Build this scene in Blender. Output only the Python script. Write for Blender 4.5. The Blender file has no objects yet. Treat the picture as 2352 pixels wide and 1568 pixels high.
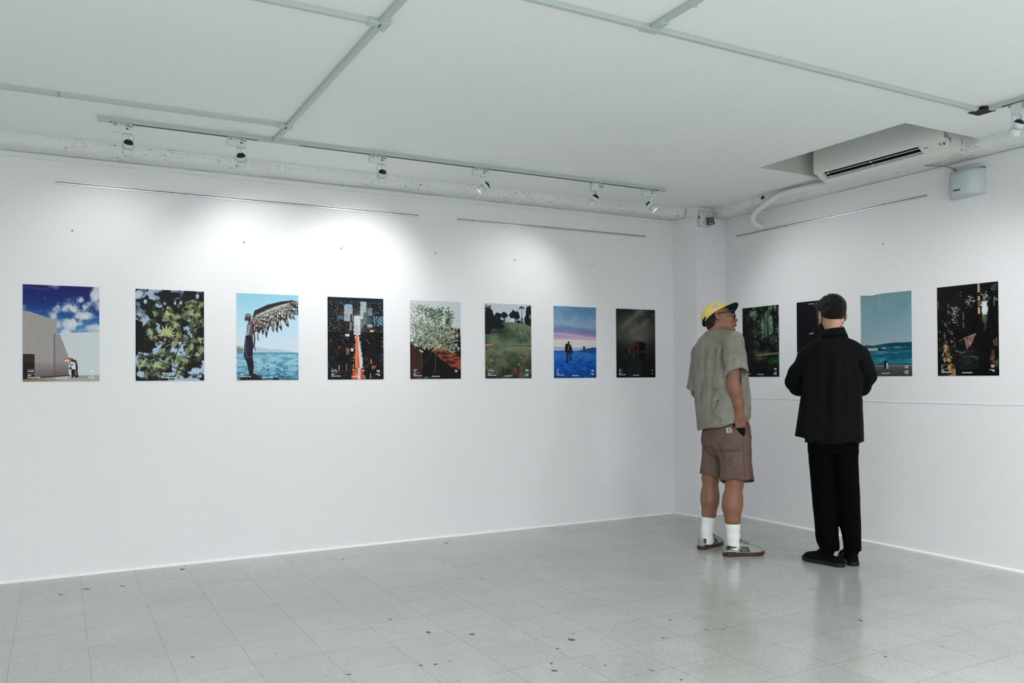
import bpy, math, random
import numpy as np
from mathutils import Vector, Matrix, Euler

random.seed(7)
SC = bpy.context.scene
COL = SC.collection
PI = math.pi

# ------------------------------------------------------------------ camera
CAM_LOC = (-3.5212, -5.8605, 1.2160)
YAW, PITCH, ROLL, FPX, CSHIFT = 0.4918, 0.0103, -0.0062, 1912.32, 63.185
def cam_axes():
    cy, sy, cp, sp = math.cos(YAW), math.sin(YAW), math.cos(PITCH), math.sin(PITCH)
    f = Vector((sy*cp, cy*cp, sp)); r = Vector((cy, -sy, 0)); u = r.cross(f)
    cr, sr = math.cos(ROLL), math.sin(ROLL)
    return r*cr + u*sr, u*cr - r*sr, f
cam = bpy.data.cameras.new('camera'); cam_o = bpy.data.objects.new('camera', cam); COL.objects.link(cam_o)
_r, _u, _f = cam_axes()
M = Matrix((_r, _u, -_f)).transposed().to_4x4(); M.translation = Vector(CAM_LOC)
cam_o.matrix_world = M
cam.sensor_fit = 'HORIZONTAL'; cam.sensor_width = 36.0; cam.lens = FPX*36.0/2352.0
cam.shift_y = CSHIFT/2352.0; cam.clip_start = .05
SC.camera = cam_o

# ------------------------------------------------------------------ world, view, lamps
w = bpy.data.worlds.new('world'); SC.world = w; w.use_nodes = True
bg = w.node_tree.nodes['Background']; bg.inputs[0].default_value = (1.0, .99, 1.0, 1); bg.inputs[1].default_value = .5
SC.view_settings.view_transform = 'Standard'; SC.view_settings.look = 'None'
SC.view_settings.gamma = 1; SC.view_settings.exposure = 0.36; SC.view_settings.use_curve_mapping = False

def spot(name, loc, target, power, angle=95, blend=1.0, size=.03, col=(1, 1, 1)):
    l = bpy.data.lights.new(name, 'SPOT'); l.energy = power; l.spot_size = math.radians(angle)
    l.spot_blend = blend; l.shadow_soft_size = size; l.color = col
    o = bpy.data.objects.new(name, l); COL.objects.link(o); o.location = loc
    d = Vector(target) - Vector(loc); o.rotation_euler = d.to_track_quat('-Z', 'Y').to_euler()
    return o
def area(name, loc, target, sx, sy, power, col=(1, 1, 1)):
    l = bpy.data.lights.new(name, 'AREA'); l.shape = 'RECTANGLE'; l.size = sx; l.size_y = sy
    l.energy = power; l.color = col
    o = bpy.data.objects.new(name, l); COL.objects.link(o); o.location = loc
    d = Vector(target) - Vector(loc); o.rotation_euler = d.to_track_quat('-Z', 'Y').to_euler()
    return o
# unseen area lights added as general fill, behind and left of the camera
area('added_fill_light', (-2.4, -6.4, 2.6), (-2.4, -6.4, 0), 4.5, .8, 225, (1, .988, .995))
area('added_fill_light', (-6.0, -5.6, 2.6), (-6.0, -5.6, 0), 2.4, .8, 90, (1, .988, .995))

# ------------------------------------------------------------------ node helpers
def lin(c):
    return tuple((x/255/12.92 if x/255 <= .04045 else ((x/255+.055)/1.055)**2.4) for x in c)
class NT:
    def __init__(s, name):
        s.m = bpy.data.materials.new(name); s.m.use_nodes = True; s.t = s.m.node_tree
        s.b = s.t.nodes['Principled BSDF']; s.out = s.t.nodes['Material Output']
    def n(s, kind, **kw):
        nd = s.t.nodes.new(kind)
        for k, v in kw.items():
            if k.startswith('i_'):
                key = k[2:]; nd.inputs[int(key) if key.isdigit() else key.replace('_', ' ')].default_value = v
            else: setattr(nd, k, v)
        return nd
    def l(s, a, b): s.t.links.new(a, b)
    def math(s, op, a, b=None, c=None, clamp=False):
        nd = s.t.nodes.new('ShaderNodeMath'); nd.operation = op; nd.use_clamp = clamp
        for i, v in enumerate((a, b, c)):
            if v is None: continue
            if hasattr(v, 'links'): s.l(v, nd.inputs[i])
            else: nd.inputs[i].default_value = v
        return nd.outputs[0]
    def mix(s, f, a, b, mode='MIX'):
        nd = s.t.nodes.new('ShaderNodeMix'); nd.data_type = 'RGBA'; nd.blend_type = mode
        for inp, v in ((nd.inputs[0], f), (nd.inputs[6], a), (nd.inputs[7], b)):
            if hasattr(v, 'links'): s.l(v, inp)
            else: inp.default_value = v if isinstance(v, (int, float)) else (*v[:3], 1)
        return nd.outputs[2]
    def noise(s, scale, detail=4, rough=.5, vec=None, dist=0):
        nd = s.t.nodes.new('ShaderNodeTexNoise'); nd.inputs['Scale'].default_value = scale
        nd.inputs['Detail'].default_value = detail; nd.inputs['Roughness'].default_value = rough
        nd.inputs['Distortion'].default_value = dist
        if vec is None:
            vec = s.coord()
        s.l(vec, nd.inputs['Vector']); return nd.outputs[0]
    def coord(s, kind='Object'):
        if not hasattr(s, '_tc'): s._tc = s.t.nodes.new('ShaderNodeTexCoord')
        return s._tc.outputs[kind]
    def scale(s, vec, sc):
        nd = s.t.nodes.new('ShaderNodeVectorMath'); nd.operation = 'MULTIPLY'; s.l(vec, nd.inputs[0]); nd.inputs[1].default_value = sc
        return nd.outputs[0]
    def ramp(s, f, stops):
        nd = s.t.nodes.new('ShaderNodeValToRGB'); s.l(f, nd.inputs[0]); e = nd.color_ramp.elements
        e[0].position, e[0].color = stops[0][0], (*stops[0][1], 1); e[1].position, e[1].color = stops[-1][0], (*stops[-1][1], 1)
        for p, c in stops[1:-1]:
            x = e.new(p); x.color = (*c, 1)
        return nd.outputs[0]
    def color(s, v):
        if hasattr(v, 'links'): s.l(v, s.b.inputs['Base Color'])
        else: s.b.inputs['Base Color'].default_value = (*v[:3], 1)
    def set(s, rough=.6, spec=.4, metal=0):
        s.b.inputs['Roughness'].default_value = rough; s.b.inputs['Specular IOR Level'].default_value = spec
        s.b.inputs['Metallic'].default_value = metal
    def bump(s, h, dist=.002, strength=1.0):
        nd = s.t.nodes.new('ShaderNodeBump'); nd.inputs['Distance'].default_value = dist
        nd.inputs['Strength'].default_value = strength; s.l(h, nd.inputs['Height']); s.l(nd.outputs[0], s.b.inputs['Normal'])
def simple(name, rgb, rough=.5, spec=.4, metal=0, var=.06, nscale=30, bump=0, emit=0):
    t = NT(name); c = lin(rgb)
    d = tuple(x*(1-var) for x in c)
    t.color(t.mix(t.noise(nscale), d, c)); t.set(rough, spec, metal)
    if bump: t.bump(t.noise(nscale*6, 3), bump)
    if emit:
        t.b.inputs['Emission Color'].default_value = (*c, 1); t.b.inputs['Emission Strength'].default_value = emit
    return t.m

# ------------------------------------------------------------------ mesh helpers
def tag(o, label=None, cat=None, group=None, kind=None):
    if label: o['label'] = label
    if cat: o['category'] = cat
    if group: o['group'] = group
    if kind: o['kind'] = kind
    return o
def empty(name, loc, rot=(0, 0, 0)):
    o = bpy.data.objects.new(name, None); COL.objects.link(o); o.location = loc; o.rotation_euler = rot
    o.empty_display_size = .05
    return o
def link(name, me, mat=None, parent=None, loc=None, smooth=False):
    if mat is not None: me.materials.append(mat)
    o = bpy.data.objects.new(name, me); COL.objects.link(o)
    if parent is not None: o.parent = parent
    if loc is not None: o.location = loc
    if smooth: me.shade_smooth()
    return o
class MB:
    def __init__(s): s.v = []; s.f = []; s.sm = []
    def add(s, vs, fs, smooth=False):
        n = len(s.v); s.v += [tuple(v) for v in vs]; s.f += [tuple(i+n for i in f) for f in fs]; s.sm += [smooth]*len(fs); return s
    def box(s, a, b, M=None, bev=0):
        (x0, y0, z0), (x1, y1, z1) = a, b
        if bev:
            return s.rbox(a, b, bev, M)
        vs = [Vector(p) for p in ((x0, y0, z0), (x1, y0, z0), (x1, y1, z0), (x0, y1, z0), (x0, y0, z1), (x1, y0, z1), (x1, y1, z1), (x0, y1, z1))]
        if M: vs = [M @ v for v in vs]
        return s.add(vs, [(0, 3, 2, 1), (4, 5, 6, 7), (0, 1, 5, 4), (1, 2, 6, 5), (2, 3, 7, 6), (3, 0, 4, 7)])
    def rbox(s, a, b, r, M=None):
        import bmesh
        bm = bmesh.new(); bmesh.ops.create_cube(bm, size=1)
        a, b = Vector(a), Vector(b)
        for v in bm.verts: v.co = Vector(((a[i]+b[i])/2 + v.co[i]*(b[i]-a[i]) for i in range(3)))
        bmesh.ops.bevel(bm, geom=bm.edges[:], offset=r, segments=3, affect='EDGES', profile=.5)
        if M: bm.transform(M)
        bm.verts.index_update()
        s.add([v.co[:] for v in bm.verts], [[v.index for v in f.verts] for f in bm.faces], True); bm.free(); return s
    def cyl(s, a, b, r0, r1=None, n=24, caps=True, smooth=True):
        a, b = Vector(a), Vector(b); r1 = r0 if r1 is None else r1
        q = (b-a).to_track_quat('Z', 'Y'); vs = []
        for p, r in ((a, r0), (b, r1)):
            for i in range(n):
                t = 2*PI*i/n; vs.append(p + q @ Vector((math.cos(t)*r, math.sin(t)*r, 0)))
        s.add(vs, [(i, (i+1) % n, n+(i+1) % n, n+i) for i in range(n)], smooth)
        if caps:
            s.add(vs[:n], [tuple(range(n))[::-1]]); s.add(vs[n:], [tuple(range(n))])
        return s
    def lathe(s, prof, a, d, n=32, smooth=True):
        """profile of (along, radius) about the axis from a in direction d"""
        a, d = Vector(a), Vector(d).normalized(); q = d.to_track_quat('Z', 'Y'); vs = []
        for h, r in prof:
            for i in range(n):
                t = 2*PI*i/n; vs.append(a + q @ Vector((math.cos(t)*r, math.sin(t)*r, h)))
        fs = []
        for k in range(len(prof)-1):
            fs += [(k*n+i, k*n+(i+1) % n, (k+1)*n+(i+1) % n, (k+1)*n+i) for i in range(n)]
        return s.add(vs, fs, smooth)
    def prism(s, pts, fn, smooth=False):
        """closed 2-D outline swept between two ends; fn(p, end) gives the 3-D point"""
        n = len(pts); vs = [fn(p, 0) for p in pts] + [fn(p, 1) for p in pts]
        s.add(vs, [(i, (i+1) % n, n+(i+1) % n, n+i) for i in range(n)], smooth)
        s.add(vs[:n], [tuple(range(n))[::-1]]); s.add(vs[n:], [tuple(range(n))]); return s
    def tube(s, pts, r, n=12, smooth=True, caps=True):
        pts = [Vector(p) for p in pts]; P = smooth_path(pts); vs = []; m = len(P)
        rr = r if callable(r) else (lambda t: r)
        ref = None
        for k, p in enumerate(P):
            d = (P[min(k+1, m-1)] - P[max(k-1, 0)]).normalized()
            if ref is None: ref = d.orthogonal().normalized()
            ref = (ref - d*ref.dot(d)).normalized(); c = d.cross(ref); R = rr(k/(m-1))
            for i in range(n):
                t = 2*PI*i/n; vs.append(p + ref*math.cos(t)*R + c*math.sin(t)*R)
        fs = [(k*n+i, k*n+(i+1) % n, (k+1)*n+(i+1) % n, (k+1)*n+i) for k in range(m-1) for i in range(n)]
        s.add(vs, fs, smooth)
        if caps: s.add(vs[:n], [tuple(range(n))[::-1]]); s.add(vs[-n:], [tuple(range(n))])
        return s
    def build(s, name, mat=None, parent=None, loc=None):
        me = bpy.data.meshes.new(name); me.from_pydata(s.v, [], s.f); me.update()
        me.polygons.foreach_set('use_smooth', s.sm)
        return link(name, me, mat, parent, loc)
def smooth_path(pts, sub=6):
    if len(pts) < 3: return pts
    out = []
    for i in range(len(pts)-1):
        p0, p1, p2, p3 = pts[max(i-1, 0)], pts[i], pts[i+1], pts[min(i+2, len(pts)-1)]
        for k in range(sub):
            t = k/sub
            out.append(.5*((2*p1) + (p2-p0)*t + (2*p0-5*p1+4*p2-p3)*t*t + (3*p1-p0-3*p2+p3)*t**3))
    out.append(pts[-1]); return out
def grid_mesh(name, X, Y, Z, mat=None, parent=None, loc=None, smooth=True, col=None):
    h, w_ = X.shape; co = np.stack([X, Y, Z], -1).reshape(-1, 3).astype(np.float32)
    i = np.arange(h*w_).reshape(h, w_); q = np.stack([i[:-1, :-1], i[:-1, 1:], i[1:, 1:], i[1:, :-1]], -1).reshape(-1, 4)
    return np_mesh(name, co, q, mat, parent, loc, smooth, col)
def np_mesh(name, co, q, mat=None, parent=None, loc=None, smooth=True, col=None):
    me = bpy.data.meshes.new(name); me.vertices.add(len(co)); me.vertices.foreach_set('co', np.ascontiguousarray(co, np.float32).ravel())
    k = q.shape[1]; me.loops.add(q.size); me.loops.foreach_set('vertex_index', q.ravel().astype(np.int32))
    me.polygons.add(len(q)); me.polygons.foreach_set('loop_start', np.arange(0, q.size, k, dtype=np.int32))
    me.update(calc_edges=True)
    me.polygons.foreach_set('use_smooth', np.full(len(q), smooth))
    if col is not None:
        a = me.color_attributes.new('print', 'FLOAT_COLOR', 'POINT')
        c4 = np.ones((len(co), 4), np.float32); c4[:, :3] = col; a.data.foreach_set('color', c4.ravel())
    me.validate(); return link(name, me, mat, parent, loc)
def value_noise(shape, cells, seed, octaves=4, rough=.55):
    """smooth value noise in 0..1 over an array; cells = (rows, columns) of the first octave"""
    rng = np.random.RandomState(seed); out = np.zeros(shape, np.float32); amp = 1; tot = 0
    for o in range(octaves):
        ch, cw = max(1, int(cells[0]*2**o)), max(1, int(cells[1]*2**o))
        g = rng.rand(ch+2, cw+2).astype(np.float32)
        y = np.linspace(0, ch, shape[0], endpoint=False); x = np.linspace(0, cw, shape[1], endpoint=False)
        yi, xi = y.astype(int), x.astype(int); fy, fx = y-yi, x-xi; fy = (fy*fy*(3-2*fy))[:, None]; fx = (fx*fx*(3-2*fx))[None]
        a = g[yi][:, xi]*(1-fx) + g[yi][:, xi+1]*fx; b = g[yi+1][:, xi]*(1-fx) + g[yi+1][:, xi+1]*fx
        out += amp*(a*(1-fy)+b*fy); tot += amp; amp *= rough
    return out/tot

# ================================================================== THE ROOM
X0, Y0, ZC = -9.0, -8.6, 2.685          # far left and rear limits, ceiling height
XR = 1.646                              # right wall
PIL = [(1.252, 0.0), (1.300, -.262), (1.646, -.246)]   # the square pillar in the corner

def wall_mat(name, rgb, seam=False):
    t = NT(name); c = lin(rgb)
    n1 = t.noise(1.3, 4, .6); n2 = t.noise(60, 3, .6)
    t.color(t.mix(n1, tuple(x*.965 for x in c), c)); t.set(.62, .25)
    h = t.math('ADD', t.math('MULTIPLY', t.noise(5, 5, .6), 1.0), t.math('MULTIPLY', n2, .10))
    t.bump(h, .004, .35); return t.m
M_wall = wall_mat('white_wall_paint', (232, 233, 236))
M_ceil = wall_mat('white_ceiling_paint', (238, 243, 241))
M_trim = wall_mat('white_gloss_trim', (228, 233, 232))
M_base = simple('white_caulk', (240, 243, 243), .45, .4)

def quad_obj(name, vs, mat, parent=None):
    m = MB(); m.add(vs, [(0, 1, 2, 3)]); return tag(m.build(name, mat, parent), kind='structure')
m = MB(); m.box((X0, 0, -.05), (1.9, .2, 3.1)); tag(m.build('wall_left', M_wall), kind='structure')
m = MB(); m.box((XR, Y0, -.05), (1.9, .2, 3.1)); wr = tag(m.build('wall_right', M_wall), kind='structure')
m = MB(); m.box((X0, Y0-.2, -.05), (1.9, Y0, 3.1)); tag(m.build('wall_rear', M_wall), kind='structure')
m = MB(); m.box((X0-.2, Y0, -.05), (X0, .2, 3.1)); tag(m.build('wall_far_left', M_wall), kind='structure')
# the panel seam of the right wall: a thin raised lip
def wob(k): return .0012*math.sin(k*1.7)+.0009*math.sin(k*4.1+1)
pts = [(XR-.0015, -.25-.13*k, 1.026+.002*k/20+wob(k)) for k in range(24)]
pts += [(XR-.0015, -3.3-.6*k, 1.033) for k in range(9)]
m = MB(); m.tube(pts, .0028, 6); m.build('seam_lip', M_base, wr)
m = MB(); m.prism([(1.252, .1), *PIL, (1.8, -.246), (1.8, .1)], lambda p, e: (p[0], p[1], 3.05 if e else -.05))
tag(m.build('wall_corner', wall_mat('white_pillar_paint', (232, 233, 236))), kind='structure')

# floor: old vinyl tiles laid on a 30.5 cm grid
S = .3048
t = NT('vinyl_tile'); co = t.coord()
sep = t.n('ShaderNodeSeparateXYZ'); t.l(co, sep.inputs[0])
def joint(ax, wid, seed):
    f = t.math('FRACT', t.math('DIVIDE', ax, S)); d = t.math('MINIMUM', f, t.math('SUBTRACT', 1.0, f))
    return t.math('SUBTRACT', 1.0, t.math('DIVIDE', d, wid, clamp=True), clamp=True)
jn = t.noise(1.7, 3, .6); jn2 = t.noise(14, 3, .7)
jv = t.math('MULTIPLY', joint(sep.outputs[0], .0075, 0), t.math('MULTIPLY_ADD', jn, 1.4, .25, clamp=True))
jh = t.math('MULTIPLY', joint(sep.outputs[1], .0075, 1), t.math('MULTIPLY_ADD', jn, 1.5, .2, clamp=True))
J = t.math('MULTIPLY', t.math('MAXIMUM', jv, jh), t.math('MULTIPLY_ADD', jn2, .8, .35, clamp=True), clamp=True)
cell = t.n('ShaderNodeVectorMath', operation='FLOOR'); t.l(t.scale(co, (1/S, 1/S, 0)), cell.inputs[0])
wn = t.n('ShaderNodeTexWhiteNoise'); t.l(cell.outputs[0], wn.inputs[0])
stre = t.scale(co, (1, 4.5, 1))
base = t.ramp(t.noise(55, 5, .72, stre), [(.30, lin((152, 157, 152))), (.48, lin((179, 183, 179))), (.70, lin((197, 200, 197)))])
spk = t.ramp(t.noise(150, 3, .7, t.scale(co, (1, 3, 1))), [(.30, (.50, .55, .52)), (.40, (1, 1, 1))])
c = t.mix(.8, base, spk, 'MULTIPLY')
big = t.ramp(t.noise(1.1, 5, .65), [(.3, (.84, .86, .83)), (.62, (1.0, 1.0, 1.0))])
c = t.mix(1.0, c, big, 'MULTIPLY')
smu = t.ramp(t.noise(9, 6, .75, t.scale(co, (1, 2.2, 1)), .6), [(.30, (.80, .82, .80)), (.50, (1, 1, 1))])
c = t.mix(.5, c, smu, 'MULTIPLY')
tv = t.math('MULTIPLY_ADD', wn.outputs[0], .06, .95); cmb = t.n('ShaderNodeCombineColor'); [t.l(tv, cmb.inputs[i]) for i in range(3)]
c = t.mix(1.0, c, cmb.outputs[0], 'MULTIPLY')
c = t.mix(J, c, lin((104, 112, 106)))
t.color(c); t.set(.3, .75)
t.l(t.math('MULTIPLY_ADD', t.noise(7, 4, .6), .10, .13), t.b.inputs['Roughness'])
t.bump(t.math('SUBTRACT', t.math('MULTIPLY', t.noise(30, 4, .6), .35), t.math('MULTIPLY', J, 1.0)), .0004, .5)
rot = .0088; org = Vector((-2.5181, -1.5769, 0))
Mi = (Matrix.Translation(org) @ Matrix.Rotation(rot, 4, 'Z')).inverted()
m = MB(); m.add([Mi @ Vector(p) for p in ((X0, Y0, 0), (1.9, Y0, 0), (1.9, .2, 0), (X0, .2, 0))], [(0, 1, 2, 3)])
fl = m.build('floor', t.m); fl.location = org; fl.rotation_euler = (0, 0, rot); tag(fl, kind='structure')
# chips knocked out of the tiles
CH = [(-1.994,-2.144,.0222,.0203),(-1.822,-2.273,.0185,.0199),(-1.455,-2.573,.0249,.0244),(-1.58,-2.651,.0124,.0127),(-1.702,-2.804,.011,.0114),(-1.737,-2.887,.0222,.0152),(-2.197,-2.553,.0141,.0114),(-2.138,-2.576,.0118,.0137),(-2.066,-2.56,.0072,.0082),(-2.071,-2.464,.0033,.0062),(-2.498,-2.511,.0153,.0098),(-2.079,-1.851,.0084,.0146),(-2.706,-2.1,.0091,.0077),(-1.517,-2.934,.0109,.0113),(-1.382,-3.078,.0153,.0088),(-1.345,-3.222,.0104,.0124),(-1.07,-2.76,.012,.0098),(-.858,-2.55,.0092,.0129),(-1.202,-2.532,.0062,.0089),(-1.401,-2.5,.0088,.0071),(-1.478,-2.346,.004,.0105),(-1.647,-2.517,.0059,.008),(-1.699,-2.388,.007,.0056),(-.962,-2.65,.0045,.0075),(-2.363,-1.764,.0028,.0096),(-2.319,-1.831,.0023,.0079),(-.961,-1.263,.0047,.0101),(-1.309,-1.325,.0123,.0069),(-1.876,-.356,.0138,.0147),(-1.051,-.208,.0233,.0206),(-.734,-2.596,.0088,.0093),(-.81,-2.758,.0185,.0086),(-.742,-2.803,.0126,.0072),(-.045,-3.02,.0147,.0225),(-.397,-3.433,.0129,.0148),(-.065,-3.468,.0039,.0082),(-.275,-2.651,.0101,.0069),(-3.23,-.424,.0332,.0097),(-3.419,-.396,.0492,.0121),(-3.547,-.466,.0213,.0139),(-2.864,-.141,.024,.0223),(-3.033,-1.965,.0147,.0091)]
rng = random.Random(3); m = MB()
vr, vf = Vector((.649, -.761, 0)), Vector((.55, .835, 0))
for x, y, a, b in CH:
    n = 11; ps = []
    for i in range(n):
        q = 2*PI*i/n; k = rng.uniform(.55, 1.15)
        ps.append(Mi @ (Vector((x, y, .0006)) + vr*math.cos(q)*a*k*.8 + vf*math.sin(q)*b*k*.75))
    m.add(ps, [tuple(range(n))])
tag(m.build('chipped_patch', simple('bare_screed', (112, 108, 97), .8, .2, nscale=200, var=.4), fl), kind='stuff')

# ceiling with the cut-out round the air conditioner
HX0, HX1, HY0, HY1, ZS = .79, 1.48, -2.682, -1.49, 3.05
m = MB()
for a, b, c_, d in ((X0, HX0, Y0, .12), (HX0, 1.75, Y0, HY0), (HX0, 1.75, HY1, .12)):
    m.box((a, c_, ZC), (b, d, ZC+.012))
m.box((X0, Y0, ZS), (1.9, .2, ZS+.05))
tag(m.build('ceiling', M_ceil), kind='structure')
m = MB()
m.box((HX0-.012, HY0, ZC+.012), (HX0, HY1, ZS)); m.box((HX0-.012, HY1, ZC+.012), (1.75, HY1+.012, ZS)); m.box((HX0-.012, HY0-.012, ZC+.012), (1.75, HY0, ZS))
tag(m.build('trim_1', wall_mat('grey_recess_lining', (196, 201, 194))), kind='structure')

# rough concrete ring beams under the slab, left and right
def rough_mat(name, dens):
    t = NT(name); co = t.coord()
    c = t.mix(t.noise(3, 5, .6), lin((222, 227, 223)), lin((240, 243, 240)))
    pits = t.ramp(t.noise(34, 6, .78, t.scale(co, (1, 1, 1.6)), .7), [(.375, (.10, .09, .08)), (.41, (1, 1, 1))])
    area_ = t.ramp(t.noise(2.3, 3, .6), [(.43-dens, (0, 0, 0)), (.60-dens, (1, 1, 1))])
    nd = t.mix(area_, (1, 1, 1), pits)
    c = t.mix(1.0, c, nd, 'MULTIPLY')
    vo = t.n('ShaderNodeTexVoronoi', feature='DISTANCE_TO_EDGE'); vo.inputs['Scale'].default_value = 3.4
    wv = t.n('ShaderNodeVectorMath', operation='ADD'); t.l(co, wv.inputs[0])
    nz = t.n('ShaderNodeTexNoise'); nz.inputs['Scale'].default_value = 9; nz.inputs['Detail'].default_value = 5; t.l(co, nz.inputs[0])
    t.l(t.scale(nz.outputs[1], (.3, .3, .3)), wv.inputs[1]); t.l(wv.outputs[0], vo.inputs['Vector'])
    cr = t.ramp(vo.outputs[0], [(.0, (.35, .36, .33)), (.008, (1, 1, 1))])
    c = t.mix(t.math('MULTIPLY', t.ramp(t.noise(5, 3), [(.5, (0, 0, 0)), (.6, (1, 1, 1))]), .8), c, cr, 'MULTIPLY')
    t.color(c); t.set(.7, .2)
    t.bump(t.math('ADD', t.noise(18, 6, .7), t.math('MULTIPLY', t.noise(70, 3, .6), .3)), .014, .8); return t.m
def beam(name, along, L0, L1, base, depth, zb, ztop, seed, mat):
    """along 'x': runs under the left wall (y = 0); along 'y': under the right wall"""
    prof = [(depth, ztop), (depth, 2.80), (depth, 2.72), (depth, 2.69), (depth, 2.67), (depth, 2.655), (depth-.002, 2.64), (depth-.007, zb+.022),
            (depth-.018, zb+.012), (depth-.035, zb+.006), (depth-.06, zb+.003), (depth-.09, zb+.001), (depth-.12, zb), (-.02, zb)]
    n = int(abs(L1-L0)/.02); P = np.array(prof); u = np.linspace(L0, L1, n)
    U, K = np.meshgrid(u, np.arange(len(P)), indexing='ij')
    D = P[K, 0].copy(); Zz = P[K, 1].copy()
    nz = value_noise((n, len(P)), (abs(L1-L0)*5, 3), seed, 4, .6)-.5; nz2 = value_noise((n, len(P)), (abs(L1-L0)*3, 2), seed+1, 3, .6)-.5
    w_ = np.clip((2.70-Zz)/.05, 0, 1)
    D += nz*.022*w_; Zz += nz2*.016*w_*(D < depth+.02)
    if along == 'x': o = grid_mesh(name, U, -D, Zz, mat)
    else: o = grid_mesh(name, base-D, U, Zz, mat)
    return tag(o, kind='structure')
beam('trim_2', 'x', X0, 1.27, 0, .152, 2.608, 3.06, 11, rough_mat('rough_beam_left', .03))
beam('trim_3', 'y', -.245, Y0, XR, .166, 2.608, 3.06, 21, rough_mat('rough_beam_right', .0))

# flat cable moulding along the top of the walls
TR = [(0, 2.574), (.010, 2.575), (.012, 2.579), (.012, 2.601), (.009, 2.606), (0, 2.607)]
m = MB(); m.prism(TR, lambda p, e: (1.252 if e else X0, -p[0], p[1]))
tag(m.build('trim_4', M_trim), kind='structure')
m = MB(); m.prism(TR, lambda p, e: (1.252-p[0]+.048*e, -.262*e, p[1]))
m.prism(TR, lambda p, e: (1.300+.346*e, -.262-p[0]+.016*e, p[1]))
tag(m.build('trim_5', M_trim), kind='structure')
m = MB(); m.prism(TR, lambda p, e: (XR-p[0], Y0 if e else -.246, p[1]))
tag(m.build('trim_6', M_trim), kind='structure')

# slim painted skirting bead
BB = [(0, 0), (.013, 0), (.012, .006), (.006, .012), (0, .015)]
m = MB(); m.prism(BB, lambda p, e: (1.252 if e else X0, -p[0], p[1])); tag(m.build('baseboard_left', M_base), kind='structure')
m = MB(); m.prism(BB, lambda p, e: (XR-p[0], Y0 if e else -.246, p[1])); tag(m.build('baseboard_right', M_base), kind='structure')
m = MB(); m.prism(BB, lambda p, e: (1.252-p[0]+.048*e, -.262*e, p[1])); m.prism(BB, lambda p, e: (1.300+.346*e, -.262-p[0]+.016*e, p[1]))
tag(m.build('baseboard_corner', M_base), kind='structure')

# ================================================================== CEILING FITTINGS
M_pvc = simple('pale_grey_plastic', (186, 197, 194), .45, .4)
M_pvcw = simple('white_plastic', (226, 231, 230), .4, .45)
M_slot = simple('black_slot', (10, 10, 11), .6, .2)
M_alu = simple('brushed_aluminium', (222, 226, 226), .5, .5, metal=1, nscale=4)
M_dark = simple('dark_groove', (52, 60, 58), .6, .3)

# surface raceways (mini trunking) on the ceiling
def raceway(name, label, a, b, joints=(), wd=.036, hh=.02):
    (xa, ya), (xb, yb) = a, b; al = 'x' if abs(xb-xa) > abs(yb-ya) else 'y'
    r = empty(name, ((xa+xb)/2, (ya+yb)/2, ZC)); tag(r, label, 'cable trunking', 'surface cable raceways on the ceiling')
    lx, ly = (xa-xb)/2, (ya-yb)/2
    pr = [(-wd/2, 0), (wd/2, 0), (wd/2-.002, -hh*.7), (wd/2-.007, -hh), (-wd/2+.007, -hh), (-wd/2+.002, -hh*.7)]
    m = MB()
    if al == 'x': m.prism(pr, lambda p, e: ((-lx if e else lx), p[0]+(-ly if e else ly), p[1]))
    else: m.prism(pr, lambda p, e: (p[0]+(-lx if e else lx), (-ly if e else ly), p[1]))
    m.build('channel', M_pvc, r)
    for (jx, jy, sx, sy) in joints:
        m = MB(); m.box((jx-sx-r.location.x, jy-sy-r.location.y, -hh-.003), (jx+sx-r.location.x, jy+sy-r.location.y, 0), bev=.004); m.build('joint_cover', M_pvc, r)
    return r
raceway('cable_raceway', 'grey ceiling raceway running left from the long cross raceway, nearer the light track', (-7.5, -1.065), (-2.41, -1.032), [(-2.425, -1.032, .03, .022), (-3.553, -1.04, .002, .0195)])
raceway('cable_raceway', 'long diagonal-looking ceiling raceway crossing toward the wall and meeting the light track', (-2.360, -5.2), (-2.392, -.725), [(-2.370, -2.60, .023, .045), (-2.390, -1.02, .023, .03), (-2.392, -.735, .021, .014)])
raceway('cable_raceway', 'grey ceiling raceway at the top edge left of the cross raceway', (-7.5, -2.625), (-2.39, -2.608), [(-2.41, -2.608, .03, .022)])
raceway('cable_raceway', 'long ceiling raceway running right to the black junction cap near the air conditioner', (-2.345, -3.09), (.895, -3.045), [(-1.365, -3.075, .045, .021)])
raceway('cable_raceway', 'short ceiling raceway branching to the top edge from the right-hand raceway', (-1.356, -5.0), (-1.362, -3.10), [(-1.357, -3.14, .021, .03), (-1.357, -3.34, .0195, .002)])
m = MB(); m.box((.90, -3.085, ZC-.017), (.975, -3.015, ZC), bev=.005); m.box((.89, -3.10, ZC-.020), (.985, -3.0, ZC-.016))
tag(m.build('junction_cap', simple('black_rubber', (12, 14, 14), .6, .3)), 'small black cap on the ceiling where raceway and right light track meet', 'junction cap')

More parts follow.
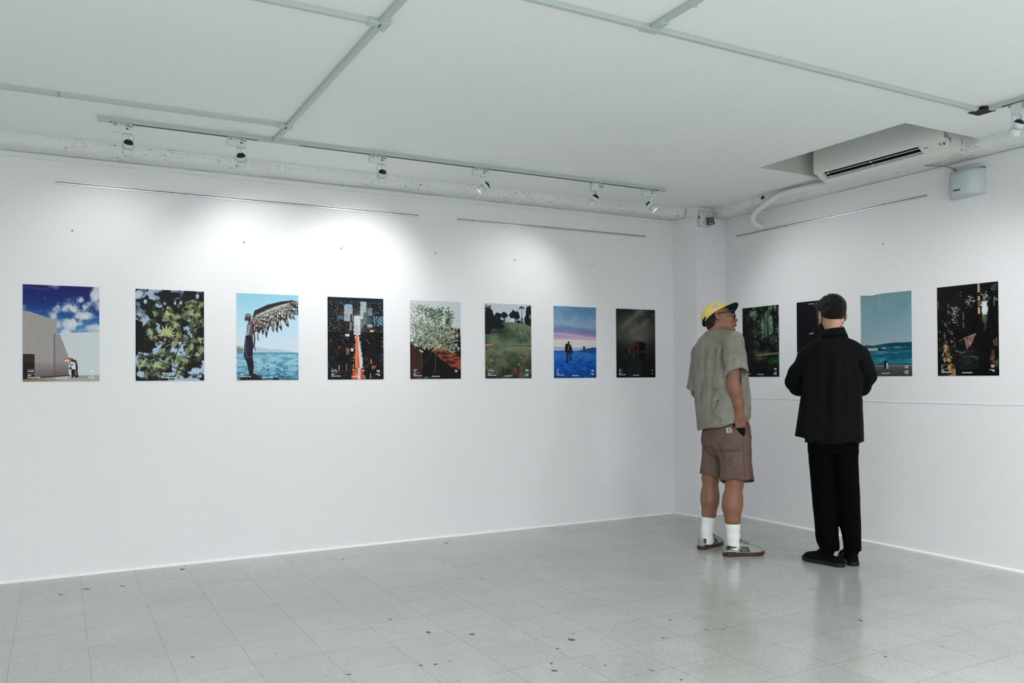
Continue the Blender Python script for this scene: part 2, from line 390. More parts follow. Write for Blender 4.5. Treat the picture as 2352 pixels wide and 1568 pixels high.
# light tracks
def track(label, a, b, segs):
    """a, b ends; segs = list of (t0, t1) metres from a that are open track, the rest is joiner"""
    A, B = Vector((*a, ZC)), Vector((*b, ZC)); L = (B-A).length; ang = math.atan2(B.y-A.y, B.x-A.x)
    r = empty('lighting_track', A, (0, 0, ang)); tag(r, label, 'lighting track')
    for t0, t1 in segs:
        m = MB(); m.box((t0, -.0175, -.019), (t1, .0175, 0)); m.box((t0, -.0175, -.024), (t1, -.0105, -.019)); m.box((t0, .0105, -.024), (t1, .0175, -.019))
        m.build('rail', M_pvc, r)
        m = MB(); m.box((t0+.06, -.0105, -.0235), (t1-.06, .0105, -.0188)); m.build('slot', M_slot, r)
        m = MB(); m.box((t0, -.018, -.0245), (t0+.06, .018, 0)); m.build('end_cap', M_pvc, r); m = MB(); m.box((t1-.06, -.018, -.0245), (t1, .018, 0)); m.build('end_cap', M_pvc, r)
    for (u0, u1) in [(segs[i][1], segs[i+1][0]) for i in range(len(segs)-1)]:
        m = MB(); m.box((u0, -.0185, -.0255), (u1, .0185, 0)); m.build('joiner', M_pvc, r)
    return r
track('long white light track on the ceiling parallel to the left wall', (-3.367, -.705), (.605, -.715), [(0, .93), (1.06, 3.97)])
track('white light track at the right edge of the ceiling along the right wall', (.935, -3.10), (.97, -5.8), [(0, 2.6)])

# track spotlights
M_head = simple('white_lamp_shell', (214, 222, 224), .35, .5)
M_back = simple('black_heat_sink', (9, 10, 11), .4, .4)
M_glow = simple('lit_lens', (255, 255, 255), .5, .2, emit=14, var=0)
M_lens = simple('lit_lens_turned_away', (255, 253, 248), .5, .2, emit=3, var=0)
M_ink = simple('black_print', (28, 30, 30), .7, .1)
M_red = simple('dark_red_print', (110, 32, 34), .7, .1)
def spotlight(label, x, y, d, flip=False, drop=.0, zrot=0, glow=False, yawy=0):
    """x,y of the stem under the track; d = beam direction; the adapter box lies along the track"""
    r = empty('track_spotlight', (x, y, ZC-.024)); tag(r, label, 'spotlight', 'white track spotlights')
    s = -1 if flip else 1
    Rz = Matrix.Rotation(zrot, 4, 'Z')
    m = MB(); m.box((-.083*s if s > 0 else -.023, -.0155, -.052), (.023 if s > 0 else .083, .0155, -.004), Rz)
    m.box((-.075*s if s > 0 else -.02, -.008, -.006), (.02 if s > 0 else .075, .008, .006), Rz)
    m.box((-.024, -.0165, -.057), (.024, .0165, -.050), Rz)
    ad = m.build('adapter', M_head, r)
    m = MB(); yf = -.0162; x0 = -.080*s if s > 0 else .038
    if s > 0:
        m.box((x0+.004, yf, -.0125), (x0+.026, yf+.001, -.0095), Rz)
        for k in range(4): m.box((x0+.005+k*.0065, yf, -.0195), (x0+.008+k*.0065, yf+.001, -.016), Rz)
        for k in range(4): m.box((x0+.038+k*.009, yf, -.0125), (x0+.0445+k*.009, yf+.001, -.0100), Rz)
        m.box((x0+.073, yf-.002, -.0145), (x0+.088, yf+.001, -.0105), Rz); m.box((x0+.086, yf-.002, -.018), (x0+.103, yf+.001, -.0158), Rz); m.box((x0+.101, yf-.003, -.019), (x0+.106, yf+.001, -.0150), Rz)
        m.build('printed_marks', M_ink, ad)
        m = MB(); m.box((x0+.071, yf, -.036), (x0+.079, yf+.001, -.025), Rz); m.box((x0+.0825, yf, -.036), (x0+.0845, yf+.001, -.025), Rz); m.build('approval_mark', M_red, ad)
    else:
        for k in range(5): m.box((.036, yf, -.0135-k*.006), (.076, yf+.001, -.0105-k*.006), Rz)
        m.build('rating_plate', simple('grey_print', (120, 132, 126), .7, .1), ad)
        m = MB(); m.box((-.036, yf-.002, -.016), (-.022, yf+.001, -.012), Rz); m.build('release_lever', M_ink, ad)
    D = Vector(d).normalized(); side = D.cross(Vector((0, 0, 1))).normalized()
    piv = Vector((0, 0, -.128-drop))
    R = .0275
    # yoke: a flat U bracket
    m = MB(); top = -.060; hw = R+.004; q = side; wv = Vector((0, 0, 1)).cross(side).normalized()*.0065
    path = [piv+q*hw, Vector((0, 0, top-.006))+q*hw, Vector((0, 0, top))+q*(hw-.006), Vector((0, 0, top))-q*(hw-.006), Vector((0, 0, top-.006))-q*hw, piv-q*hw]
    vs = []
    for i, p in enumerate(path):
        inn = (Vector((0, 0, (piv.z+top)/2)) - p).normalized()*.0018
        vs += [p-wv, p+wv, p+wv+inn, p-wv+inn]
    fs = []
    for i in range(len(path)-1):
        a = i*4; b = a+4
        fs += [(a, a+1, b+1, b), (a+1, a+2, b+2, b+1), (a+2, a+3, b+3, b+2), (a+3, a, b, b+3)]
    fs += [(0, 3, 2, 1), (len(vs)-4, len(vs)-3, len(vs)-2, len(vs)-1)]
    m.add(vs, fs); m.cyl((0, 0, -.050), (0, 0, -.064), .009, .005, 16); yk = m.build('yoke', M_head, r)
    for sg in (1, -1): m = MB(); m.cyl(piv+q*sg*(hw-.001), piv+q*sg*(hw+.006), .005, .0045, 14); m.build('pivot_knob', M_head, yk)
    a = piv - D*.024
    m = MB(); m.lathe([(.0, R-.002), (-.001, R-.001), (.001, R), (.0275, R), (.0275, R-.0012), (.0295, R-.0012), (.0295, R), (.066, R), (.067, R-.001), (.066, R-.003), (.060, R-.004)], a, D)
    hd = m.build('lamp_head', M_head, r)
    m = MB(); m.lathe([(.0274, R-.0008), (.0296, R-.0008)], a, D); m.build('groove', M_dark, hd)
    m = MB(); m.lathe([(.002, R-.002), (-.002, R-.003), (-.010, R*.78), (-.016, R*.5), (-.018, .001)], a, D); m.build('heat_sink', M_back, hd)
    m = MB(); m.lathe([(.0600, R-.004), (.0602, .0005)], a, D); m.build('lens', M_glow if glow else M_lens, hd)
    m = MB(); m.tube([(0, 0, -.062), Vector((0, 0, -.078)) - D*.012*(1-abs(D.z)), a-D*.034*(1 if abs(D.z) < .8 else .6), a-D*.016], .0021, 8); m.build('flex', M_head, r)
    return r, Vector(r.location)+a+D*.072, D
SP = [
 ('white track spotlight nearest the left end of the long track', -3.213, (-.10, .70, -.76), False, False),
 ('white spotlight second from the left, just left of the cross raceway', -2.592, (.24, .66, -.76), False, False),
 ('white spotlight third from the left, over the winged-man print', -1.711, (.04, .66, -.74), False, False),
 ('white spotlight fourth from the left, tilted sharply to the left', -.972, (-.72, .34, -.66), False, False),
 ('white spotlight fifth from the left, its adapter reversed with a grey rating plate', -.060, (-.30, .55, -.80), True, False),
 ('white spotlight at the right end of the long track with its lit lens visible', .470, (.60, -.42, -.70), False, True)]
PW = [7, 15, 16, 13, 13, 22]
for (lab, x, d, fl_, gl), pw in zip(SP, PW):
    r, lp, D = spotlight(lab, x, -.705, d, fl_, glow=gl)
    spot('track_spot_light', lp, lp+D, pw, 104, 1.0, .022, (1, .985, .975))
r, lp, D = spotlight('white spotlight on the right-hand track above the wall speaker', .947, -3.235, (.10, .52, -.82), True, zrot=-PI/2+.013)
spot('track_spot_light', lp, lp+D, 24, 120, 1.0, .03, (1, .985, .99))
for y, d, pw in ((-4.3, (.55, .25, -.75), 26), (-5.2, (.5, .35, -.75), 10)):
    r, lp, D = spotlight('white spotlight farther back on the right-hand track, %s one' % ('nearer' if y > -5 else 'rear'), .955, y, d, True, zrot=-PI/2+.013)
    spot('track_spot_light', lp, lp+D, pw, 125, 1.0, .03, (1, .985, .99))

# picture hanging rails
def hang_rail(label, a, b, z, wall, screws):
    A = Vector((a[0], a[1], z)); B = Vector((b[0], b[1], z)); L = (B-A).length
    ang = 0 if wall == 'left' else -PI/2
    r = empty('hanging_rail', A, (0, 0, ang)); tag(r, label, 'picture rail', 'aluminium picture hanging rails')
    pr = [(0, -.0105), (-.011, -.0105), (-.011, -.0065), (-.0045, -.0065), (-.0045, .0035), (-.0085, .0045), (-.0085, .0105), (0, .0105)]
    m = MB(); m.prism(pr, lambda p, e: (L*e, p[0], p[1])); m.build('rail', M_alu, r)
    m = MB(); m.box((0, -.0047, .0008), (L, -.0043, .0036)); m.build('slot', M_dark, r)
    for k in range(screws): m = MB(); m.cyl((L*(k+.5)/screws, -.0090, .0022), (L*(k+.5)/screws, -.0040, .0022), .003, n=10); m.build('screw', M_dark, r)
hang_rail('long aluminium hanging rail on the left wall under the light track', (-3.579, 0), (-1.175, 0), 2.441, 'left', 9)
hang_rail('shorter aluminium hanging rail on the left wall near the corner', (-.854, 0), (.95, 0), 2.441, 'left', 7)
hang_rail('aluminium hanging rail on the right wall below the air conditioner', (XR, -.388), (XR, -2.213), 2.436, 'right', 8)

# nails left in the walls
M_nail = simple('rusty_nail', (60, 56, 52), .6, .4)
for k, (x, z, wh) in enumerate([(-3.486, 2.148, 'above the white building print'), (-2.451, 2.151, 'above the winged-man print'), (-1.774, 2.155, 'above the night city print'), (-1.042, 2.168, 'above the white-leaved tree print'), (-.352, 2.157, 'above the golf course print'), (.387, 2.166, 'above the blue desert print')]):
    m = MB(); m.cyl((0, 0, 0), (0, -.006, 0), .0022, n=8); m.cyl((0, -.006, 0), (0, -.007, 0), .0042, n=10)
    tag(m.build('nail', M_nail, None, (x, 0, z)), 'small dark nail in the left wall '+wh, 'nail', 'nails left in the walls')
m = MB(); m.cyl((0, 0, 0), (-.006, 0, 0), .0022, n=8); m.cyl((-.006, 0, 0), (-.007, 0, 0), .0042, n=10)
tag(m.build('nail', M_nail, None, (XR, -1.87, 2.157)), 'small dark nail in the right wall above the pale sea print', 'nail', 'nails left in the walls')

# wall-mounted air conditioner
def ac():
    ya, yb = -1.605, -2.60; L = ya-yb
    r = empty('air_conditioner', (1.48, ya, 2.60)); tag(r, 'white wall-mounted air conditioner hanging in the ceiling recess', 'air conditioner')
    Mw = simple('glossy_cream_plastic', (226, 230, 224), .22, .5); X = lambda x: x-1.48; Z = lambda z: z-2.60
    body = [(1.48, 2.602), (1.42, 2.606), (1.37, 2.615), (1.327, 2.632), (1.333, 2.650), (1.345, 2.70), (1.30, 2.73), (1.268, 2.72), (1.268, 2.88), (1.30, 2.905), (1.48, 2.905)]
    m = MB(); m.prism([(X(a), Z(b)) for a, b in body], lambda p, e: (p[0], -L*e, p[1])); b_ = m.build('body', Mw, r)
    # lower skin right of the outlet, closing the mouth
    low = [(1.325, 2.632), (1.300, 2.648), (1.275, 2.664), (1.258, 2.681), (1.30, 2.69), (1.33, 2.66)]
    m = MB(); m.prism([(X(a), Z(b)) for a, b in low], lambda p, e: (p[0], -(.815+(L-.815)*e), p[1])); dp = m.build('display_panel', Mw, r)
    m = MB(); m.prism([(X(a), Z(b)) for a, b in low], lambda p, e: (p[0], -.05*e, p[1])); m.build('end_skin', Mw, r)
    # glossy front panel
    fr = [(1.262, 2.668), (1.250, 2.676), (1.243, 2.690), (1.240, 2.74), (1.244, 2.82), (1.258, 2.87), (1.27, 2.885), (1.275, 2.87), (1.262, 2.70), (1.268, 2.676)]
    m = MB(); m.prism([(X(a), Z(b)) for a, b in fr], lambda p, e: (p[0], .004-(L+.008)*e, p[1]), True); m.build('front_panel', Mw, r)
    # outlet and louvres
    m = MB(); m.prism([(X(1.332), Z(2.648)), (X(1.275), Z(2.690)), (X(1.264), Z(2.70)), (X(1.30), Z(2.725)), (X(1.34), Z(2.69))], lambda p, e: (p[0], -.05-.765*e, p[1])); m.build('outlet', M_slot, r)
    for k, (cx, cz) in enumerate(((1.292, 2.664), (1.316, 2.646))):
        m = MB(); Mx = Matrix.Translation((X(cx), 0, Z(cz))) @ Matrix.Rotation(math.radians(5), 4, 'Y')
        m.box((-.0050, -.805, -.001), (.0050, -.056, .001), Mx); lv = m.build('louvre', Mw, r)
        for yy in (-.085, -.44): m = MB(); m.box((-.004, yy-.004, -.006), (.006, yy+.004, .006), Mx); m.build('louvre_hinge', Mw, lv)
    # display: status lamps and lettering
    nrm = Matrix.Translation((X(1.283), -.93, Z(2.659))) @ Matrix.Rotation(math.radians(-137), 4, 'Y')
    m = MB()
    for k in range(3): m.box((-.012+k*.008, -.035, .0004), (-.010+k*.008, -.015, .0016), nrm)
    m.build('printed_marks', M_ink, dp)
    m = MB(); m.box((-.006, .055, .0004), (-.003, .09, .0016), nrm); m.build('lettering', M_ink, dp)
    m = MB(); m.box((-.016, -.055, .0004), (-.004, -.045, .0016), nrm); m.build('status_window', M_ink, dp)
    m = MB(); m.box((-.004, -.066, .0004), (.004, -.045, .0018), nrm); m.build('green_lamp', simple('green_lamp', (60, 150, 110), .5, .3, emit=.4), dp)
    for z0, z1 in ((2.66, 2.70), (2.62, 2.632), (2.76, 2.78)):
        m = MB(); m.tube([(X(1.44), -L-.001, Z(z0)), (X(1.445), -L-.002, Z((z0+z1)/2)), (X(1.43), -L-.001, Z(z1))], .0012, 6); m.build('side_clip', M_dark, r)
ac()

# insulated drain pipe running left from the unit
m = MB(); m.tube([(1.445, -1.60, 2.632), (1.44, -1.38, 2.640), (1.44, -1.20, 2.645), (1.44, -1.09, 2.640), (1.455, -.955, 2.612), (1.475, -.83, 2.578), (1.50, -.745, 2.548), (1.535, -.70, 2.515), (1.59, -.685, 2.487), (1.65, -.69, 2.470)], .0235, 18)
pp = m.build('insulated_pipe', simple('white_pipe_wrap', (232, 236, 234), .55, .3, bump=.001, nscale=12))
tag(pp, 'thick white insulated pipe bending from the air conditioner into the right wall', 'pipe')
m = MB(); m.cyl((1.44, -1.135, 2.643), (1.44, -1.16, 2.644), .0255); m.build('pipe_clamp', M_pvcw, pp)
m = MB(); m.box((1.472, -.90, 2.648), (1.484, -.845, 2.682)); so = m.build('vent_socket', M_pvcw)
tag(so, 'small square white box with dark opening beside the insulated pipe', 'socket box')
m = MB(); m.box((1.470, -.892, 2.654), (1.4735, -.858, 2.676)); m.build('opening', simple('dark_hole', (58, 54, 48), .8, .1), so)

# wall speaker / router box with its cable
def box_dev():
    r = empty('wall_speaker', (XR, -2.51, 2.45)); tag(r, 'grey-white wedge-shaped wall speaker box under the air conditioner', 'speaker')
    Mg = simple('pale_blue_grey_plastic', (196, 206, 210), .4, .4)
    def sec(z, k):
        zb = z
        out = []
        for (dx, y) in ((0, .118), (-.02, .120), (-.085, .078), (-.104, .045), (-.110, 0), (-.108, -.050), (-.098, -.080), (-.03, -.120), (0, -.120)):
            out.append((dx*k, y*(.97 if k < 1 else 1), zb))
        return out
    zs = [(-.080, .50), (-.074, .84), (-.055, .97), (0, 1.0), (.050, .99), (.074, .93), (.083, .80)]
    vs = []; n = 9
    for z, k in zs: vs += sec(z, k)
    fs = [(j*n+i, j*n+i+1, (j+1)*n+i+1, (j+1)*n+i) for j in range(len(zs)-1) for i in range(n-1)] + [tuple(range(n))[::-1], tuple(range(len(vs)-n, len(vs)))]
    m = MB(); m.add(vs, fs, True); m.build('housing', Mg, r)
    Mb = Matrix.Translation((-.1095, .012, -.045)) @ Matrix.Rotation(.03, 4, 'Z')
    m = MB()
    for k in range(10):
        m.box((-.0012, -.023+k*.0046, -.003), (.001, -.0196+k*.0046, .003+.0012*(k % 3 == 0)), Mb)
    m.build('maker_lettering', M_ink, r)
    m = MB(); m.box((-.03, -.115, .083), (0, .10, .089)); m.build('bracket', M_dark, r)
box_dev()
m = MB()
for k, (o1, o2, rr) in enumerate(((0, 0, .0045), (.006, .004, .0035), (-.005, .006, .003), (.010, -.004, .0025))):
    m.tube([(1.50+o2, -2.30, 2.604), (1.52+o1, -2.34, 2.598), (1.565+o1, -2.40+o2, 2.585), (1.60+o2, -2.445+o1, 2.558), (1.612+o1, -2.46+o2, 2.525)], rr, 8)
tag(m.build('speaker_cable', simple('beige_cable', (160, 146, 132), .5, .4)), 'loose bundle of beige cables feeding the wall speaker', 'cable')

# security camera on the pillar
def seccam():
    r = empty('security_camera', (1.40, -.257, 2.58)); tag(r, 'white security camera with black face on the corner pillar', 'security camera')
    Mg = simple('white_camera_shell', (205, 214, 214), .35, .45)
    m = MB(); m.box((-.085, -.055, -.062), (.055, 0, .062), bev=.012); m.build('junction_box', Mg, r)
    m = MB(); m.cyl((-.0865, -.025, .012), (-.083, -.025, .012), .010, n=14); m.build('cable_gland', M_slot, r)
    for z in (-.034, .034): m = MB(); m.box((-.062, -.0565, z-.005), (-.059, -.054, z+.005)); m.build('screw', M_slot, r)
    D = Vector((-.62, -.72, -.30)).normalized(); a = Vector((.010, -.060, -.010))
    m = MB(); m.cyl(Vector((-.005, -.05, -.004)), a+D*.015, .042, .040, 28); nk = m.build('mount_ring', Mg, r)
    q = D.to_track_quat('Z', 'Y'); MM = Matrix.Translation(a) @ Matrix.Rotation(.12, 4, D) @ q.to_matrix().to_4x4()
    m = MB(); m.box((-.037, -.037, -.02), (.037, .037, .058), MM, bev=.014); m.build('housing', simple('white_camera_head', (222, 228, 228), .3, .5), r)
    m = MB(); m.box((-.033, -.033, .045), (.033, .033, .0605), MM, bev=.0035); fc = m.build('face', simple('black_camera_face', (6, 7, 7), .15, .5), r)
    m = MB(); m.cyl(MM @ Vector((0, .0, .0602)), MM @ Vector((0, 0, .0612)), .012, n=20); m.build('lens', simple('dark_lens', (30, 38, 38), .1, .6), fc)
    return r, MM, fc
seccam_o, seccam_M, seccam_face = seccam()

def text_obj(name, s, size, M, mat, parent, align='LEFT', bold=0, ext=.00015, space=1.0):
    c = bpy.data.curves.new(name, 'FONT'); c.body = s; c.size = size; c.align_x = align; c.offset = bold; c.extrude = ext
    c.space_line = space; c.resolution_u = 2
    o = bpy.data.objects.new(name, c); COL.objects.link(o); bpy.context.view_layer.update()
    me = bpy.data.meshes.new_from_object(o); bpy.data.objects.remove(o); me.name = name
    me.transform(M); me.materials.clear()
    return link(name, me, mat, parent)
M_white_ink = simple('white_ink', (236, 240, 242), .5, .2)
text_obj('lettering', 'VIVOTEK', .0105, seccam_M @ Matrix.Translation((.0, -.026, .0606)) @ Matrix.Rotation(0, 4, 'Z'), M_white_ink, seccam_face, 'CENTER', .0003)

# ================================================================== THE PRINTS
PH, PW_ = 376, 264            # vertices of one print
SS = 2
class Paint:
    """a small painter: coordinates u to the right and v down, both 0..1, colours 0..255"""
    def __init__(s, seed, base=(0, 0, 0)):
        s.H, s.W = PH*SS, PW_*SS; s.a = np.zeros((s.H, s.W, 3), np.float32); s.a[:] = base
        s.V, s.U = np.meshgrid((np.arange(s.H)+.5)/s.H, (np.arange(s.W)+.5)/s.W, indexing='ij'); s.seed = seed; s.rng = np.random.RandomState(seed)
    def noise(s, cu, cv, oc=5, rough=.55, k=0): return value_noise((s.H, s.W), (cv, cu), s.seed*13+k+1, oc, rough)
    def grad(s, stops, v0=0, v1=1):
        vs = [p for p, _ in stops]; m = (s.V >= v0) & (s.V <= v1)
        for i in range(3): s.a[..., i] = np.where(m, np.interp(s.V, vs, [c[i] for _, c in stops]), s.a[..., i])
    def mix(s, mask, c):
        mask = np.clip(mask, 0, 1)[..., None]; s.a[:] = s.a*(1-mask) + np.asarray(c, np.float32)*mask
    def mul(s, f): s.a *= f[..., None]
    def box(s, pts, pad=.01):
        p = np.asarray(pts); u0, v0 = p.min(0)-pad; u1, v1 = p.max(0)+pad
        return (slice(max(0, int(v0*s.H)), max(0, min(s.H, int(v1*s.H)+2))), slice(max(0, int(u0*s.W)), max(0, min(s.W, int(u1*s.W)+2))))
    def pmask(s, pts, sl):
        U, V = s.U[sl], s.V[sl]; ins = np.zeros(U.shape, bool); n = len(pts)
        for i in range(n):
            (x0, y0), (x1, y1) = pts[i], pts[(i+1) % n]
            if y0 == y1: continue
            c = ((y0 > V) != (y1 > V)) & (U < (x1-x0)*(V-y0)/(y1-y0)+x0); ins ^= c
        return ins
    def poly(s, pts, c, alpha=1.0):
        sl = s.box(pts)
        if sl[0].stop <= sl[0].start or sl[1].stop <= sl[1].start: return
        m = s.pmask(pts, sl)[..., None]*alpha; s.a[sl] = s.a[sl]*(1-m)+np.asarray(c, np.float32)*m
    def ell(s, u, v, ru, rv, c, alpha=1.0, soft=.25, rot=0):
        R = max(ru, rv)*1.4; sl = s.box([(u-R, v-R), (u+R, v+R)])
        if sl[0].stop <= sl[0].start or sl[1].stop <= sl[1].start: return
        du, dv = (s.U[sl]-u), (s.V[sl]-v)*1.43; c_, s_ = math.cos(rot), math.sin(rot)
        x, y = du*c_+dv*s_, -du*s_+dv*c_; q = np.sqrt((x/ru)**2+(y/(rv*1.43))**2)
        m = (np.clip((1+soft-q)/(2*soft+1e-6), 0, 1)*alpha)[..., None]; s.a[sl] = s.a[sl]*(1-m)+np.asarray(c, np.float32)*m
    def line(s, pts, w, c, alpha=1.0):
        for (x0, y0), (x1, y1) in zip(pts[:-1], pts[1:]):
            sl = s.box([(x0, y0), (x1, y1)], w*2)
            if sl[0].stop <= sl[0].start or sl[1].stop <= sl[1].start: continue
            U, V = s.U[sl]-x0, (s.V[sl]-y0)*1.43; dx, dy = x1-x0, (y1-y0)*1.43; L = dx*dx+dy*dy+1e-12
            t = np.clip((U*dx+V*dy)/L, 0, 1); d = np.hypot(U-t*dx, V-t*dy)
            m = (np.clip(1.5-d/(w*.5), 0, 1)*alpha)[..., None]; s.a[sl] = s.a[sl]*(1-m)+np.asarray(c, np.float32)*m
    def person(s, u, v, h, top, leg, skin=(120, 85, 70)):
        """tiny standing figure, feet at v"""
        s.line([(u-.12*h, v), (u-.04*h, v-.45*h)], .11*h, leg); s.line([(u+.12*h, v-.01*h), (u+.04*h, v-.45*h)], .11*h, leg)
        s.poly([(u-.13*h, v-.83*h), (u+.13*h, v-.83*h), (u+.12*h, v-.42*h), (u-.11*h, v-.42*h)], top); s.ell(u, v-.91*h, .085*h, .075*h, skin)
    def flower(s, u, v, r, c, al=.8):
        for k in range(7):
            q = 2*PI*k/7; s.ell(u+math.cos(q)*r*.68, v+math.sin(q)*r*.68/1.43, r*.30, r*.2, c, al, .2); s.ell(u+math.cos(q)*r*.68, v+math.sin(q)*r*.68/1.43, r*.14, r*.1, s.a[int(np.clip(v*s.H, 0, s.H-1)), int(np.clip(u*s.W-.08*s.W, 0, s.W-1))], .8, .2)
    def leaf(s, u, v, L, rot, c, n=7, spread=2.2):
        """a maple-like star leaf: narrow lobes fanned around a centre"""
        for k in range(n):
            h_ = max((n-1)/2, .5); q = rot + (k-(n-1)/2)*spread/(2*h_)*1.3; l = L*(1-.32*abs(k-(n-1)/2)/h_); dx, dy = math.cos(q), math.sin(q)/1.43
            px, py = -math.sin(q), math.cos(q)/1.43; w_ = L*.115
            s.poly([(u, v), (u+dx*l*.45+px*w_, v+dy*l*.45+py*w_), (u+dx*l, v+dy*l), (u+dx*l*.45-px*w_, v+dy*l*.45-py*w_)], c)
    def done(s, grain=3):
        s.a += (s.rng.rand(s.H, s.W, 1)-.5)*grain*2
        a = np.clip(s.a, 0, 255).reshape(PH, SS, PW_, SS, 3).mean((1, 3))/255
        return (np.where(a <= .04045, a/12.92, ((a+.055)/1.055)**2.4)**1.08*.94).astype(np.float32)

def art_building():
    p = Paint(1); n = p.noise(5, 7, 6, .58); n2 = p.noise(9, 8, 5, .6, 3)
    p.grad([(0, (22, 30, 104)), (.18, (17, 48, 122)), (.33, (40, 98, 160)), (.45, (86, 146, 186)), (1, (120, 170, 205))])
    cl = np.zeros_like(p.U)
    for u, v, a, b, k in ((.97, .10, .12, .11, 1.0), (.62, .235, .18, .06, 1), (.76, .15, .06, .05, .9), (.83, .20, .16, .06, .8), (.80, .315, .16, .045, 1), (.62, .40, .30, .075, .85), (.9, .44, .28, .06, .9), (.16, .275, .11, .045, .7), (.55, .48, .1, .03, 1), (.13, .23, .05, .03, .6)):
        q = ((p.U-u)/a)**2+((p.V-v)/b)**2; cl = np.maximum(cl, k*np.exp(-q*1.1))
    p.mix(np.clip((cl*.85+(n-.5)*2.3-.24)*2.4, 0, 1)*.97, (204, 208, 216)); p.mix(np.clip((cl+(n2-.5)*1.4-.75)*1.6, 0, .55), (236, 238, 242))
    p.mix(np.exp(-((p.V-.03-.05*p.U)/.008)**2)*(p.U < .35)*.3, (150, 150, 180))
    p.poly([(.43, .495), (1.01, .478), (1.01, .945), (.43, .96)], (210, 219, 222))
    g = p.noise(120, 170, 2, .7, 5)
    p.poly([(-.01, .272), (.09, .28), (.438, .366), (.440, .505), (.41, .51), (.41, .955), (-.01, .975)], (168, 164, 161))
    p.poly([(.41, .503), (.472, .500), (.59, .74), (.592, .935), (.41, .955)], (160, 155, 156))
    bm = p.pmask([(-.01, .272), (.09, .28), (.438, .366), (.440, .5), (.472, .500), (.59, .74), (.592, .935), (-.01, .975)], (slice(None), slice(None)))
    p.mix(bm*np.clip((p.V-.78)/.2, 0, 1)*.62, (66, 46, 52)); p.mix(bm*np.exp(-((p.U-.405)/.012)**2)*(p.V > .5)*.45, (80, 66, 68)); p.a += ((g-.5)*34*bm)[..., None]
    p.poly([(-.01, .715), (.152, .718), (.152, .965), (-.01, .972)], (34, 24, 24)); p.poly([(.0, .722), (.14, .725), (.14, .80), (.0, .80)], (72, 50, 42), .6)
    p.poly([(-.01, .972), (.60, .938), (1.01, .932), (1.01, 1.01), (-.01, 1.01)], (176, 176, 170))
    sl = (slice(int(.93*p.H), p.H), slice(None)); t = np.clip(1-p.U/.55, 0, 1)*(p.V > .972-.055*p.U); p.mix(t*.95, (146, 108, 74))
    p.line([(.0, .968), (.35, .95), (.6, .936)], .012, (10, 8, 10)); p.line([(.74, .962), (.86, .948), (.94, .944)], .012, (120, 126, 122), .7)
    # the couple under a parasol
    p.poly([(.52, .79), (.535, .765), (.585, .750), (.63, .752), (.655, .765), (.645, .785), (.60, .775)], (196, 106, 62)); p.poly([(.53, .79), (.55, .772), (.59, .768), (.585, .79)], (236, 232, 226))
    p.line([(.60, .77), (.612, .83)], .008, (50, 40, 40)); p.poly([(.635, .79), (.68, .79), (.685, .88), (.628, .88)], (232, 234, 236)); p.poly([(.675, .79), (.70, .80), (.712, .86), (.705, .89), (.685, .89)], (52, 34, 48))
    p.ell(.638, .782, .018, .014, (44, 28, 26)); p.ell(.672, .787, .018, .014, (26, 18, 20)); p.line([(.605, .815), (.63, .835), (.655, .815)], .014, (150, 110, 92)); p.ell(.615, .862, .016, .012, (30, 22, 24))
    for a, b in (((.637, .88), (.640, .955)), ((.66, .88), (.668, .93)), ((.668, .93), (.69, .955)), ((.69, .88), (.71, .955)), ((.655, .88), (.645, .95))): p.line([a, b], .022, (14, 12, 18))
    p.line([(.64, .962), (.66, .962)], .01, (190, 160, 140)); p.line([(.70, .962), (.72, .96)], .01, (190, 160, 140)); return p.done(3)
